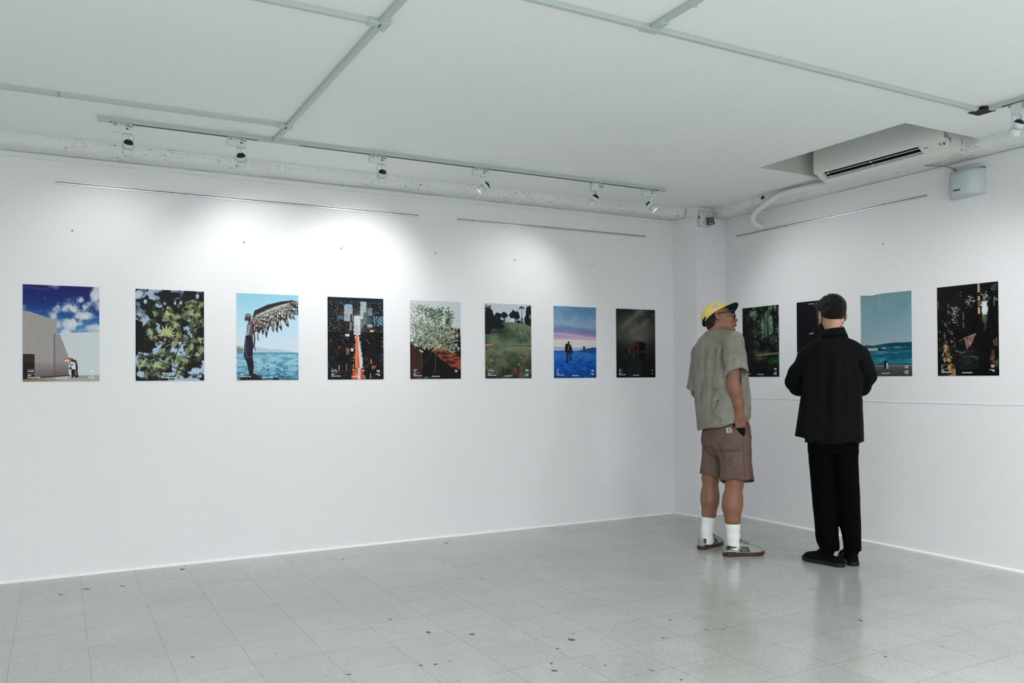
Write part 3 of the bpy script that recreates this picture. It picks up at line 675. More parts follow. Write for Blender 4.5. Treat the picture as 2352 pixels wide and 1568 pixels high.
def art_maple():
    p = Paint(2, (14, 20, 20)); n = p.noise(9, 12, 5, .6); n2 = p.noise(4, 5, 4, .6, 2)
    low = np.clip((p.V-.55)/.2, 0, 1); sky = np.clip((n-.605+.10*low+.05*(p.U < .4)*(p.V < .25))*30, 0, 1); p.mix(sky*.95, (176, 200, 222))
    p.mix(np.clip((n2-.52)*6, 0, 1)*(p.V < .5)*.6, (30, 36, 34))
    for u, v, a, b in ((.05, .05, .05, .04), (.28, .09, .09, .03), (.33, .17, .06, .03), (.14, .14, .03, .03), (.42, .15, .03, .02), (.57, .14, .015, .025), (.65, .14, .02, .02), (.90, .06, .03, .03), (.83, .29, .05, .02), (.60, .64, .10, .08), (.87, .89, .08, .05), (.35, .60, .08, .03), (.45, .94, .22, .04), (.08, .93, .08, .05), (.8, .60, .06, .03)):
        q = ((p.U-u)/a)**2+((p.V-v)/b)**2; p.mix(np.clip((np.exp(-q)+(n-.5)*.9-.35)*6, 0, 1)*.95, (182, 206, 226))
    R = p.rng
    for k in range(60): p.leaf(R.uniform(0, 1), R.uniform(.1, 1), R.uniform(.04, .09), R.uniform(0, 6.28), (int(34+R.rand()*30), int(46+R.rand()*30), 40), 5)
    cl = [(.40, .30, .30), (.60, .33, .25), (.88, .34, .25), (.30, .52, .32), (.55, .50, .3), (.85, .52, .28), (.75, .20, .2), (.92, .15, .12), (.12, .80, .3), (.30, .74, .28), (.45, .83, .32), (.75, .80, .2), (.60, .76, .22), (.85, .68, .15), (.2, .90, .2)]
    for k in range(165):
        u, v, sp = cl[R.randint(len(cl))]; u += R.normal()*sp*.34; v += R.normal()*sp*.17
        if u < .08 and v < .7: continue
        sh = R.uniform(.55, 1.12); b = np.array((164, 174, 130) if R.rand() < .7 else (112, 126, 92))*sh
        p.leaf(u, v, R.uniform(.05, .125), R.choice([PI, 0, PI*.9, -PI*.1, PI/2, -PI/2])+R.normal()*.35, b, 7)
        if R.rand() < .75: p.leaf(u+.02, v+.016, .075, R.uniform(0, 6), b*.14, 5)
    for q in range(9): p.leaf(.44+.0*q, .50, .19-.012*abs(q-4), PI+q*PI/8, (176, 190, 136), 1)
    for u, v, r in ((.42, .49, .012), (.50, .51, .015), (.95, .175, .02), (.90, .33, .012), (.96, .40, .012)): p.ell(u, v, r, r*.5, (176, 84, 50), .8)
    p.poly([(0, .33), (.10, .36), (.12, .55), (.28, .58), (.20, .70), (0, .68)], (9, 12, 13)); p.mix(np.exp(-((p.U-.55)/.22)**2-((p.V-.06)/.045)**2)*.9, (22, 28, 28))
    p.line([(0, .70), (.25, .75), (.48, .83), (.75, .92), (1.0, 1.0)], .013, (12, 14, 14)); p.line([(.56, .83), (.56, .74), (.64, .62), (.70, .55)], .010, (12, 14, 14)); p.line([(.50, .52), (.72, .55), (1, .61)], .008, (14, 16, 16))
    p.line([(.46, .53), (.44, .60), (.38, .63)], .03, (10, 12, 12)); p.line([(.62, .86), (.53, 1.0)], .012, (14, 16, 16)); p.line([(.3, .86), (.2, 1.0)], .014, (14, 16, 16)); return p.done(4)
def art_wing():
    p = Paint(3); n = p.noise(14, 60, 4, .6)
    p.grad([(0, (148, 204, 224)), (.25, (176, 218, 234)), (.55, (208, 226, 238)), (.68, (212, 226, 236))], 0, .69)
    p.poly([(.08, .61), (.16, .615), (.16, .68), (0, .68), (0, .60)], (176, 200, 204)); p.poly([(0, .625), (.05, .625), (.11, .645), (.10, .68), (0, .68)], (128, 138, 124))
    p.poly([(.27, .615), (.42, .625), (.55, .645), (.66, .64), (.78, .655), (.9, .67), (1.0, .683), (.27, .685)], (180, 204, 218))
    p.grad([(.683, (86, 152, 176)), (.70, (128, 184, 204)), (.80, (150, 202, 220)), (.90, (120, 178, 200)), (1.0, (52, 116, 146))], .683, 1)
    m = (p.V > .69); amp = np.clip((p.V-.69)/.3, 0, 1); p.mix(np.clip((n-.5)*7, 0, 1)*m*(.25+amp*.6), (34, 96, 126)); n3 = p.noise(18, 80, 4, .6, 4); p.mix(np.clip((n3-.56)*8, 0, 1)*m*.6, (196, 228, 238))
    p.mix(np.exp(-((p.V-.684)/.004)**2)*.6, (44, 112, 142))
    # wing: rows of feathers sweeping to the upper right
    dk, lt = (40, 32, 34), (208, 210, 208)
    p.poly([(.27, .27), (.30, .20), (.50, .13), (.72, .085), (.93, .065), (.96, .12), (.88, .20), (.78, .26), (.66, .34), (.52, .38), (.36, .42), (.26, .40)], (62, 52, 52))
    def lens(u, v, q, L, w_, c):
        dx, dy = math.cos(q), math.sin(q)/1.43*1.2; px, py = -math.sin(q), math.cos(q)/1.43*1.2
        p.poly([(u, v)]+[(u+dx*L*t+px*w_*k, v+dy*L*t+py*w_*k) for t, k in ((.25, .8), (.6, 1), (.85, .8))]+[(u+dx*L, v+dy*L)]+[(u+dx*L*t-px*w_*k, v+dy*L*t-py*w_*k) for t, k in ((.85, .8), (.6, 1), (.25, .8))], c)
    for row, ln in enumerate((1.0, .80, .62, .45, .30, .17)):
        nf = 20+row*2
        for k in range(nf):
            t = (k+.5*(row % 2))/(nf-1); t = min(t, 1.0)
            u, v = .285+.62*t, .255-.175*t+.02*math.sin(PI*t)*-1; q = 1.95-1.72*t**1.25+p.rng.normal()*.07; L = (.24+.10*math.sin(PI*min(1, t*1.1))-.13*t**3)*ln*(1+.08*p.rng.normal()); w_ = .0165*(1-.30*row/5)*p.rng.uniform(.85, 1.15)
            lens(u, v, q, L*1.06, w_*1.45, dk); lens(u, v, q, L*.97, w_, np.array(lt)*p.rng.uniform(.86, 1.06)); lens(u+math.cos(q)*L*.82, v+math.sin(q)*L*.66, q, L*.16, w_*.7, (70, 54, 48) if p.rng.rand() < .5 else (150, 120, 96))
    p.line([(.27, .27), (.30, .205), (.50, .135), (.72, .092), (.93, .07)], .03, (46, 38, 40)); p.line([(.86, .10), (.98, .145), (.99, .21)], .02, (30, 28, 30)); p.line([(.88, .18), (.99, .23)], .016, (40, 36, 36))
    p.line([(.34, .47), (.37, .55)], .022, lt); p.line([(.33, .47), (.34, .54)], .012, dk); p.line([(.28, .44), (.42, .40)], .02, dk)
    # the man
    sk = (92, 70, 82)
    p.ell(.185, .275, .048, .040, sk); p.ell(.185, .253, .046, .018, (128, 130, 142)); p.ell(.15, .30, .02, .02, (70, 52, 62)); p.line([(.20, .30), (.205, .33)], .035, (60, 44, 52))
    p.poly([(.19, .32), (.24, .315), (.275, .345), (.28, .40), (.25, .43), (.24, .50), (.15, .50), (.155, .44), (.17, .36)], (110, 92, 104)); p.poly([(.19, .36), (.22, .37), (.19, .48), (.155, .48)], (168, 176, 188), .8); p.poly([(.25, .35), (.28, .36), (.27, .42), (.24, .42)], (70, 44, 50))
    p.line([(.27, .42), (.285, .52), (.275, .62)], .022, (72, 50, 56)); p.line([(.275, .62), (.30, .655)], .012, (58, 42, 48))
    p.poly([(.14, .49), (.25, .485), (.265, .60), (.25, .72), (.27, .83), (.262, .94), (.20, .94), (.16, .80), (.115, .725), (.12, .60)], (30, 30, 44)); p.line([(.145, .52), (.135, .62), (.16, .73)], .012, (110, 136, 168), .8); p.line([(.17, .56), (.18, .70)], .008, (70, 80, 104)); p.line([(.15, .735), (.23, .735)], .010, (150, 170, 190), .6)
    p.poly([(.03, 1.0), (.08, .965), (.2, .935), (.28, .925), (.38, .955), (.41, 1.0)], (34, 36, 36)); p.poly([(.56, 1.0), (.60, .975), (.66, .975), (.69, 1.0)], (26, 30, 32)); p.poly([(.30, .935), (.38, .96), (.40, .99), (.33, .97)], (70, 66, 58), .8)
    p.flower(.93, .055, .03, (200, 226, 236), .6); return p.done(3)
def art_city():
    p = Paint(4, (12, 15, 20)); R = p.rng; n = p.noise(6, 9, 4, .6)
    p.grad([(0, (18, 28, 42)), (.04, (30, 44, 60)), (.06, (16, 22, 30))], 0, .06)
    for k in range(5200):
        v = .045+R.rand()**1.15*.93; u = R.rand()
        if .40 < v and abs(u-.53) < .035+.07*(v-.45): continue
        dens = 1.25-v if v < .5 else .62
        if R.rand() > (dens+.08 if v < .42 else .30): continue
        sz = .0035+.007*v*R.rand() if v < .42 else .0025+.006*v*R.rand(); c = [(214, 226, 232), (236, 214, 190), (180, 204, 220), (224, 150, 110), (120, 160, 176)][R.randint(5)]
        b = (.35+.65*R.rand()) if v < .42 else (.2+.6*R.rand()**2)
        p.poly([(u, v), (u+sz*1.3, v), (u+sz*1.3, v+sz*(.5+R.rand()*1.2)), (u, v+sz*(.5+R.rand()*1.2))], np.array(c)*b)
    def tower(u0, u1, v0, v1, c, win, rows, cols, br=.75):
        p.poly([(u0, v0), (u1, v0), (u1, v1), (u0, v1)], c)
        for i in range(rows):
            for j in range(cols):
                if R.rand() < br: p.poly([(u0+(u1-u0)*(j+.12)/cols, v0+(v1-v0)*(i+.15)/rows), (u0+(u1-u0)*(j+.88)/cols, v0+(v1-v0)*(i+.15)/rows), (u0+(u1-u0)*(j+.88)/cols, v0+(v1-v0)*(i+.75)/rows), (u0+(u1-u0)*(j+.12)/cols, v0+(v1-v0)*(i+.75)/rows)], np.array(win)*R.uniform(.72, 1.05))
    for q in range(60):
        u, v = R.rand(), R.uniform(.25, .97); 
        if abs(u-.54) < .1 and v > .42: continue
        h = .03+.09*R.rand(); w_ = .02+.05*R.rand(); b = R.uniform(.5, 1); tower(u, u+w_, v, v+h, (14, 18, 24), np.array([(150, 170, 178), (206, 150, 110), (200, 190, 170)][R.randint(3)])*b*.8, 6, 3, .35)
    tower(0, .10, .12, .26, (28, 36, 42), (60, 74, 82), 8, 4, .3); tower(.29, .44, .10, .29, (120, 134, 142), (214, 222, 228), 18, 9, .9); tower(.58, .69, .045, .26, (120, 136, 146), (222, 230, 236), 22, 7, .92); p.poly([(.31, .085), (.42, .085), (.43, .10), (.30, .10)], (120, 190, 220)); tower(.70, .80, .12, .22, (70, 86, 96), (170, 186, 196), 8, 6, .7)
    tower(.46, .58, .22, .44, (140, 150, 160), (240, 244, 248), 18, 6, .85); tower(.63, .71, .18, .33, (60, 70, 74), (130, 140, 138), 12, 3, .8); tower(.70, .80, .24, .31, (74, 86, 86), (84, 96, 96), 2, 2, 1); tower(.70, .80, .32, .36, (150, 160, 160), (190, 198, 200), 3, 4, .9); p.poly([(.40, .21), (.43, .20), (.43, .30), (.40, .30)], (20, 22, 28)); tower(.39, .42, .30, .40, (120, 112, 100), (200, 184, 160), 12, 2, .8)
    tower(.17, .28, .225, .27, (40, 66, 80), (120, 176, 196), 4, 6, .8); tower(.82, 1.0, .22, .34, (40, 74, 100), (190, 214, 226), 8, 8, .5); p.mix(np.exp(-((p.U-.55)/.10)**2-((p.V-.30)/.13)**2)*.5, (240, 244, 250))
    p.poly([(.46, .44), (.575, .44), (.575, .452), (.46, .452)], (240, 232, 220)); p.poly([(.31, .445), (.385, .445), (.385, .475), (.31, .475)], (214, 216, 216)); p.poly([(.75, .39), (.82, .39), (.82, .415), (.75, .415)], (226, 186, 140))
    # the avenue
    p.poly([(.495, .455), (.53, .455), (.545, .78), (.56, .93), (.50, .95), (.48, .80)], (226, 104, 60)); p.poly([(.53, .455), (.545, .455), (.62, .80), (.60, .88), (.56, .86), (.545, .70)], (214, 208, 216)); p.poly([(.50, .455), (.52, .455), (.52, .94), (.49, .94)], (250, 150, 96), .7)
    for k in range(90):
        v = R.uniform(.46, 1); s_ = (v-.44); u = .49-.075*s_-R.rand()*.03*s_ if R.rand() < .5 else .56+.13*s_+R.rand()*.05*s_; p.ell(u, v, .006+.006*R.rand(), .004+.006*R.rand(), [(246, 238, 220), (230, 170, 120), (150, 200, 224)][R.randint(3)], R.uniform(.4, 1))
    p.poly([(.42, 1.0), (.44, .89), (.50, .86), (.60, .86), (.62, .90), (.63, 1.0)], (206, 70, 30)); 
    for v in (.88, .905, .93, .955, .98): p.line([(.45, v), (.61, v-.004)], .008, (250, 146, 96), .8)
    p.poly([(.53, .86), (.58, .86), (.575, 1.0), (.525, 1.0)], (196, 200, 212)); p.poly([(.485, .93), (.535, .93), (.535, .955), (.485, .955)], (160, 166, 176))
    for (u, v, h) in ((.33, .78, .13), (.20, .83, .06), (.77, .75, .06), (.76, .93, .06)):
        for q in range(8): p.ell(u, v+h*q/8, .008, .006, (236, 170, 120), .9)
    for u, v in ((.26, .525), (.21, .60), (.20, .62), (.35, .50), (.73, .555), (.70, .52)): p.ell(u, v, .012, .008, (226, 70, 50), .9)
    tower(.32, .38, .62, .70, (90, 60, 44), (220, 160, 120), 8, 3, .7); p.poly([(.41, .62), (.45, .62), (.45, .655), (.41, .655)], (214, 224, 232)); p.poly([(.78, .83), (.87, .83), (.83, .87), (.78, .875)], (172, 92, 50)); p.poly([(.2, .70), (.36, .70), (.36, .80), (.2, .80)], (7, 9, 10)); return p.done(3)
def art_tree():
    p = Paint(5, (206, 213, 217)); n = p.noise(40, 56, 4, .7); n2 = p.noise(10, 14, 4, .6, 2); R = p.rng
    p.poly([(.48, .335), (.98, .345), (1, .48), (1, 1), (0, 1), (0, .53), (.05, .53)], (30, 24, 22)); p.poly([(.03, .54), (.24, .54), (.22, 1), (0, 1), (0, .54)], (58, 38, 28)); p.mix(((p.U < .22) & (p.V > .55))*np.clip((p.noise(50, 5, 3, .6, 7)-.4)*2, 0, .6), (84, 56, 42))
    p.poly([(.24, .58), (.44, .60), (.50, .68), (.75, .78), (1, .90), (1, 1), (.22, 1)], (14, 14, 13)); p.poly([(.58, .36), (.95, .38), (.95, .50), (.7, .5)], (48, 30, 26))
    p.poly([(.45, .56), (.75, .60), (1.0, .72), (1.0, .88), (.85, .86), (.62, .76), (.47, .67)], (150, 82, 54)); q = p.noise(9, 40, 4, .6, 9); msk = p.pmask([(.5, .6), (.75, .60), (1.0, .72), (1.0, .88), (.85, .86), (.62, .76), (.49, .68)], (slice(None), slice(None)))
    sk = value_noise((p.H*2, p.W*2), (26, 7), 77, 4)[:p.H, :p.W]; p.mix(msk*np.clip((np.roll(q, 5)-.47)*9, 0, 1)*.8, (40, 24, 18)); p.mix(np.exp(-((p.U-.6)/.14)**2-((p.V-.56)/.05)**2)*.8, (150, 112, 66))
    p.poly([(.93, .5), (1.0, .55), (1.0, .66), (.93, .62)], (34, 24, 22))
    # foliage: many small pale leaves
    def cloud(u, v, a, b, k, cols, s0=.010, s1=.020):
        for _ in range(k):
            x, y = u+R.normal()*a*.5, v+R.normal()*b*.5; c = np.array(cols[R.randint(len(cols))])*R.uniform(.75, 1.1); r = R.uniform(s0, s1); p.ell(x, y, r, r*.42, c, .95, .15, R.uniform(0, 3.14))
    pale = [(190, 200, 184), (168, 180, 160), (206, 212, 204), (120, 134, 116), (150, 160, 138)]; grn = [(116, 140, 112), (84, 108, 86), (150, 168, 140), (60, 82, 66)]
    cloud(.30, .13, .22, .06, 130, grn, .010, .017); cloud(.20, .10, .20, .05, 90, pale, .010, .016); cloud(.44, .20, .14, .09, 150, grn); cloud(.58, .18, .09, .09, 120, grn); cloud(.76, .20, .08, .10, 130, grn); cloud(.74, .30, .05, .05, 50, grn); p.line([(.74, .22), (.73, .35)], .02, (44, 60, 50)); p.line([(.3, .12), (.32, .2), (.28, .3)], .012, (110, 96, 80))
    cloud(.13, .30, .26, .13, 230, [(200, 208, 204), (170, 182, 170), (214, 218, 216), (128, 142, 126)]); cloud(.35, .38, .34, .17, 620, pale); cloud(.62, .44, .34, .13, 420, pale+grn[:1]); cloud(.28, .50, .3, .09, 260, pale); cloud(.80, .42, .2, .12, 110, pale); cloud(.45, .56, .32, .05, 130, pale+[(150, 120, 80)]); cloud(.68, .60, .24, .05, 80, [(170, 176, 140), (150, 124, 80), (130, 150, 116)]); cloud(.85, .62, .16, .05, 40, pale, .012, .02)
    for _ in range(150): p.ell(R.uniform(.05, .75), R.uniform(.3, .55), .007, .008, (54, 58, 44), .8)
    for u, v in ((.10, .565), (.13, .575), (.2, .64), (.23, .65), (.92, .44), (.90, .56), (.95, .6)): p.ell(u, v, .028, .012, (196, 206, 198), .95, .2, .5)
    p.line([(.20, .58), (.23, .80), (.22, .88)], .008, (120, 104, 82)); p.line([(.44, .62), (.36, .74), (.24, .80)], .006, (110, 106, 92)); p.line([(.50, .66), (.49, .8), (.47, .93)], .012, (92, 92, 76)); p.line([(.44, .64), (.55, .57)], .012, (206, 196, 160)); p.line([(.8, .46), (.9, .40)], .008, (170, 170, 150))
    p.mix(np.exp(-((p.U-.3)/.15)**2-((p.V-.985)/.02)**2)*np.clip((n-.45)*8, 0, 1), (110, 130, 122)); return p.done(3)
def art_golf():
    p = Paint(6, (72, 86, 66)); R = p.rng; n = p.noise(5, 10, 5, .55); n2 = p.noise(20, 26, 4, .6, 3)
    p.grad([(0, (196, 202, 212)), (.2, (204, 208, 216))], 0, .25)
    p.grad([(.235, (120, 134, 108)), (.30, (84, 104, 84)), (.45, (78, 98, 80)), (.53, (112, 122, 100)), (.60, (120, 130, 104)), (.70, (88, 102, 78)), (.85, (56, 70, 52)), (1.0, (40, 54, 44))], .235, 1)
    for k in range(4): p.poly([(.70+.07*k, .26), (.735+.07*k, .26), (.83+.13*k, .46), (.77+.13*k, .46)], (124, 140, 116), .42)
    p.mix(np.clip((n-.5)*2.4, 0, .4)*(p.V > .26), (140, 148, 118)); p.mix(np.clip((.45-n)*3, 0, .4)*(p.V > .26), (40, 56, 44)); p.line([(.35, .58), (.52, .555), (.75, .56), (1.0, .555)], .010, (56, 66, 52), .8); p.line([(.38, .29), (.6, .27)], .012, (70, 86, 62), .7)
    p.poly([(.33, .22), (.45, .2), (.9, .2), (.9, .24), (.33, .245)], (170, 190, 204)); p.poly([(.54, .22), (.56, .205), (.62, .2), (.645, .22), (.645, .24), (.54, .24)], (206, 220, 230))
    dk = (24, 34, 34)
    def tree(u, v, a, b, c=dk):
        m = np.exp(-(((p.U-u)/a)**2+((p.V-v)/b)**2)**1.5); p.mix(np.clip((m+(n2-.5)*.8-.40)*9, 0, 1), c)
    for a in ((.08, .18, .12, .12), (.05, .28, .16, .12), (.20, .25, .18, .09), (.30, .30, .12, .05), (.28, .16, .07, .045), (.41, .155, .075, .045), (.63, .145, .12, .06), (.70, .17, .06, .04), (.06, .37, .08, .05), (.16, .21, .1, .06), (.36, .235, .04, .025), (.72, .235, .06, .02), (.95, .12, .09, .12), (.92, .2, .07, .08), (1.0, .24, .05, .06)): tree(*a)
    tree(.98, .16, .03, .03, (110, 126, 96)); p.line([(.41, .18), (.415, .24)], .025, dk); p.line([(.65, .18), (.65, .235)], .02, dk); p.line([(.79, .035), (.795, .2)], .010, (60, 66, 72)); p.line([(.795, .19), (.795, .25)], .028, dk)
    for q in range(9): p.line([(.79, .04), (.79+.055*math.cos(PI+q*PI/8), .045+.02*math.sin(PI+q*PI/8)+.018*abs(q-4)/4)], .012, dk)
    for q in range(7): p.line([(.05, .09), (.05+.07*math.cos(q), .05+.03*math.sin(q*2))], .018, dk)
    p.mix(np.exp(-((p.U-.22)/.22)**2-((p.V-.375)/.03)**2)*.7, (30, 42, 34)); p.line([(0, .555), (.17, .556)], .014, (214, 200, 186))
    rd = (196, 44, 36)
    for u, v, r in ((.06, .575, .028), (.13, .562, .018), (.22, .572, .018), (.03, .688, .020), (.41, .762, .025), (.73, .65, .018), (.90, .715, .022), (.85, .79, .022), (.12, .868, .02), (.50, .335, .012), (.46, .43, .010), (.58, .39, .01), (.66, .39, .01), (.25, .475, .014), (.27, .468, .01), (.66, .885, .025), (.65, .905, .022), (.70, .92, .028), (.77, .935, .03), (.53, .962, .02)): r *= .8; p.ell(u, v, r, r*.75, (110, 24, 24) if u == .70 else rd, 1, .15); p.ell(u-r*.2, v-r*.25, r*.4, r*.25, (240, 96, 76), .7, .4)
    for u, v, h, t in ((.425, .675, .055, (24, 26, 30)), (.34, .71, .045, (190, 196, 182)), (.525, .58, .04, (214, 214, 200)), (.66, .665, .03, (120, 124, 100)), (.625, .72, .04, (30, 34, 40)), (.76, .75, .05, (200, 204, 206)), (.13, .80, .07, (206, 208, 200)), (.11, .70, .05, (150, 156, 146)), (.92, .70, .05, (206, 208, 208)), (.97, .625, .05, (214, 214, 214)), (.84, .775, .045, (110, 40, 40)), (.73, .85, .06, (196, 206, 190)), (.56, .44, .03, (24, 30, 36)), (.59, .455, .035, (20, 26, 32)), (.63, .44, .035, (24, 28, 34)), (.72, .43, .03, (24, 28, 34)), (.38, .92, .075, (16, 20, 22)), (.83, .925, .08, (14, 16, 18)), (.61, .89, .045, (84, 160, 206)), (.48, .96, .05, (22, 26, 30)), (.05, .98, .06, (120, 128, 120)), (.19, .57, .03, (22, 24, 26)), (.31, .475, .025, (26, 30, 26)), (.89, .79, .03, (24, 28, 26)), (.08, .87, .05, (16, 20, 18))): p.person(u, v, h, t, (26, 30, 34), (40, 32, 30))
    return p.done(3)
def art_desert():
    p = Paint(7); n = p.noise(3, 9, 5, .6); n2 = p.noise(10, 40, 5, .6, 2); n3 = p.noise(7, 16, 5, .6, 4)
    p.grad([(0, (88, 136, 178)), (.12, (110, 152, 186)), (.26, (142, 172, 198)), (.36, (128, 146, 192)), (.41, (176, 164, 196)), (.45, (196, 176, 196)), (.47, (222, 216, 218)), (.58, (218, 216, 214))], 0, .63)
    w_ = p.V+.03*np.sin(p.U*4+.5)+.03*(n-.5); p.mix(np.exp(-((w_-.335)/.035)**2)*.65, (118, 126, 182)); p.mix(np.exp(-((w_-.385)/.02)**2)*.55*(p.U > .4), (140, 128, 168)); p.mix(np.exp(-((w_-.405)/.018)**2)*.5, (206, 160, 190)); p.mix(np.exp(-((p.V-.38-.06*p.U+.02*(n-.5))/.008)**2)*.7, (216, 206, 224)); p.mix(np.clip((n-.52)*4, 0, .35)*(p.V < .3), (156, 184, 206))
    p.mix(np.exp(-((p.V-.59+.004*p.U)/.010)**2)*.8, (134, 148, 196)); p.mix(np.exp(-((p.V-.575)/.006)**2)*(p.U < .25)*.7, (150, 150, 190))
    g = (p.V > .615-.008*p.U); 
    for i, (a, b) in enumerate(((64, 14), (128, 74), (196, 142))): pass
    top, mid, bot = np.array((60, 112, 184)), np.array((24, 104, 188)), np.array((10, 78, 160)); t = np.clip((p.V-.6)/.4, 0, 1)[..., None]; c = np.where(t < .35, top+(mid-top)*t/.35, mid+(bot-mid)*(t-.35)/.65); p.a[:] = np.where(g[..., None], c, p.a)
    p.mix(g*np.clip((n3-.52)*4, 0, .7), (36, 128, 214)); p.mix(g*np.clip((.46-n2)*6, 0, .6)*np.clip((p.V-.6)*4, .3, 1), (8, 52, 132)); p.mix(g*np.exp(-((p.V-.70)/.05)**2)*.35, (96, 136, 190)); p.mix(g*np.clip((p.U-.75)*2, 0, .5)*np.clip((p.V-.8)*5, 0, 1), (6, 44, 98))
    p.poly([(.60, .61), (.72, .60), (.86, .575), (1.01, .565), (1.01, .66), (.6, .63)], (30, 84, 150)); p.poly([(.68, .555), (.735, .555), (.735, .62), (.68, .62)], (34, 66, 118)); p.line([(.64, .60), (.645, .615)], .01, (30, 40, 70)); p.poly([(.88, .57), (.92, .553), (.95, .565)], (150, 170, 206), .8)
    for u, v in ((.48, .72), (.62, .73), (.70, .725), (.80, .79), (.55, .70), (.2, .70), (.83, .785), (.62, .76)): p.ell(u, v, .03, .006, (10, 56, 128), .8)
    p.ell(.345, .505, .022, .017, (30, 22, 28)); p.poly([(.275, .525), (.33, .515), (.39, .54), (.41, .58), (.385, .65), (.30, .66), (.255, .62), (.26, .56)], (24, 20, 28)); p.line([(.385, .545), (.41, .60), (.425, .65)], .03, (26, 22, 30)); p.poly([(.325, .545), (.355, .545), (.35, .62), (.325, .62)], (128, 104, 84)); p.line([(.31, .65), (.315, .765)], .045, (24, 48, 96)); p.line([(.37, .65), (.395, .745)], .045, (22, 44, 92)); p.line([(.30, .768), (.325, .765)], .022, (14, 16, 24)); p.line([(.385, .75), (.41, .745)], .02, (14, 16, 24)); p.ell(.28, .785, .03, .006, (8, 44, 110), .8)
    p.flower(.93, .06, .035, (120, 160, 196), .6); return p.done(4)
def art_hut():
    p = Paint(8); n = p.noise(3, 4, 5, .55); 
    p.grad([(0, (34, 40, 40)), (.12, (62, 66, 60)), (.30, (90, 92, 84)), (.42, (82, 84, 78)), (.52, (56, 60, 56)), (.62, (40, 44, 42)), (.8, (26, 30, 30)), (1, (14, 17, 18))])
    for (a, b, c, d, w_, k) in ((.12, .27, .62, .03, .05, .5), (.38, .33, .80, .18, .05, .45), (.3, .22, .5, .2, .03, .3)):
        t = ((p.U-a)*(c-a)+(p.V-b)*(d-b))/((c-a)**2+(d-b)**2); tc = np.clip(t, 0, 1); dd = np.hypot(p.U-a-tc*(c-a), p.V-b-tc*(d-b)); p.mix(np.exp(-(dd/w_)**2)*k*(.5+n), (142, 142, 126))
    p.mix(np.clip((n-.5)*3, 0, .5)*(p.V < .5), (116, 118, 108)); p.mix(np.exp(-((p.U-.6)/.05)**2-((p.V-.19)/.03)**2)*.5, (44, 50, 50)); p.mix(np.exp(-((p.U-.26)/.1)**2-((p.V-.33)/.03)**2)*.4, (62, 66, 62)); p.mix(np.exp(-((p.U-.55)/.22)**2-((p.V-.42)/.07)**2)*.5, (126, 128, 124))
    vg = 1-.5*np.clip(np.abs(p.U-.5)*2-.5, 0, 1); p.mul(vg)
    p.line([(.02, .555), (.24, .558)], .010, (22, 26, 26)); p.ell(.145, .548, .02, .008, (20, 24, 24)); p.line([(.2, .585), (.32, .585)], .016, (10, 12, 12)); p.line([(.22, .63), (.32, .63)], .03, (12, 14, 14))
    p.poly([(.44, .515), (.50, .475), (.57, .515), (.57, .60), (.44, .61)], (92, 38, 30)); p.poly([(.455, .545), (.52, .545), (.52, .60), (.455, .60)], (26, 14, 12)); p.poly([(.50, .475), (.70, .48), (.775, .515), (.74, .52), (.74, .605), (.57, .60), (.57, .515)], (9, 9, 9)); p.line([(.415, .515), (.50, .473), (.57, .515)], .010, (30, 20, 18))
    p.poly([(.57, .60), (.74, .605), (.745, .75), (.60, .74)], (8, 9, 9)); 
    for u in (.60, .665, .69, .71): p.line([(u, .605), (u, .635)], .010, (110, 114, 112), .8)
    p.poly([(.34, .60), (.42, .60), (.50, .67), (.60, .76), (.64, 1.0), (.26, 1.0), (.30, .78), (.34, .70)], (30, 36, 38)); p.poly([(.31, .585), (.34, .59), (.35, .64), (.345, .68), (.33, .63)], (128, 122, 96)); p.line([(.36, .60), (.35, .70), (.31, .80)], .018, (8, 10, 10)); p.poly([(.42, .63), (.46, .66), (.46, .72), (.43, .71)], (84, 84, 72), .6); p.poly([(.64, .76), (1, .70), (1, 1), (.66, 1)], (10, 12, 12), .5)
    p.flower(.93, .075, .033, (120, 128, 124), .7); return p.done(5)
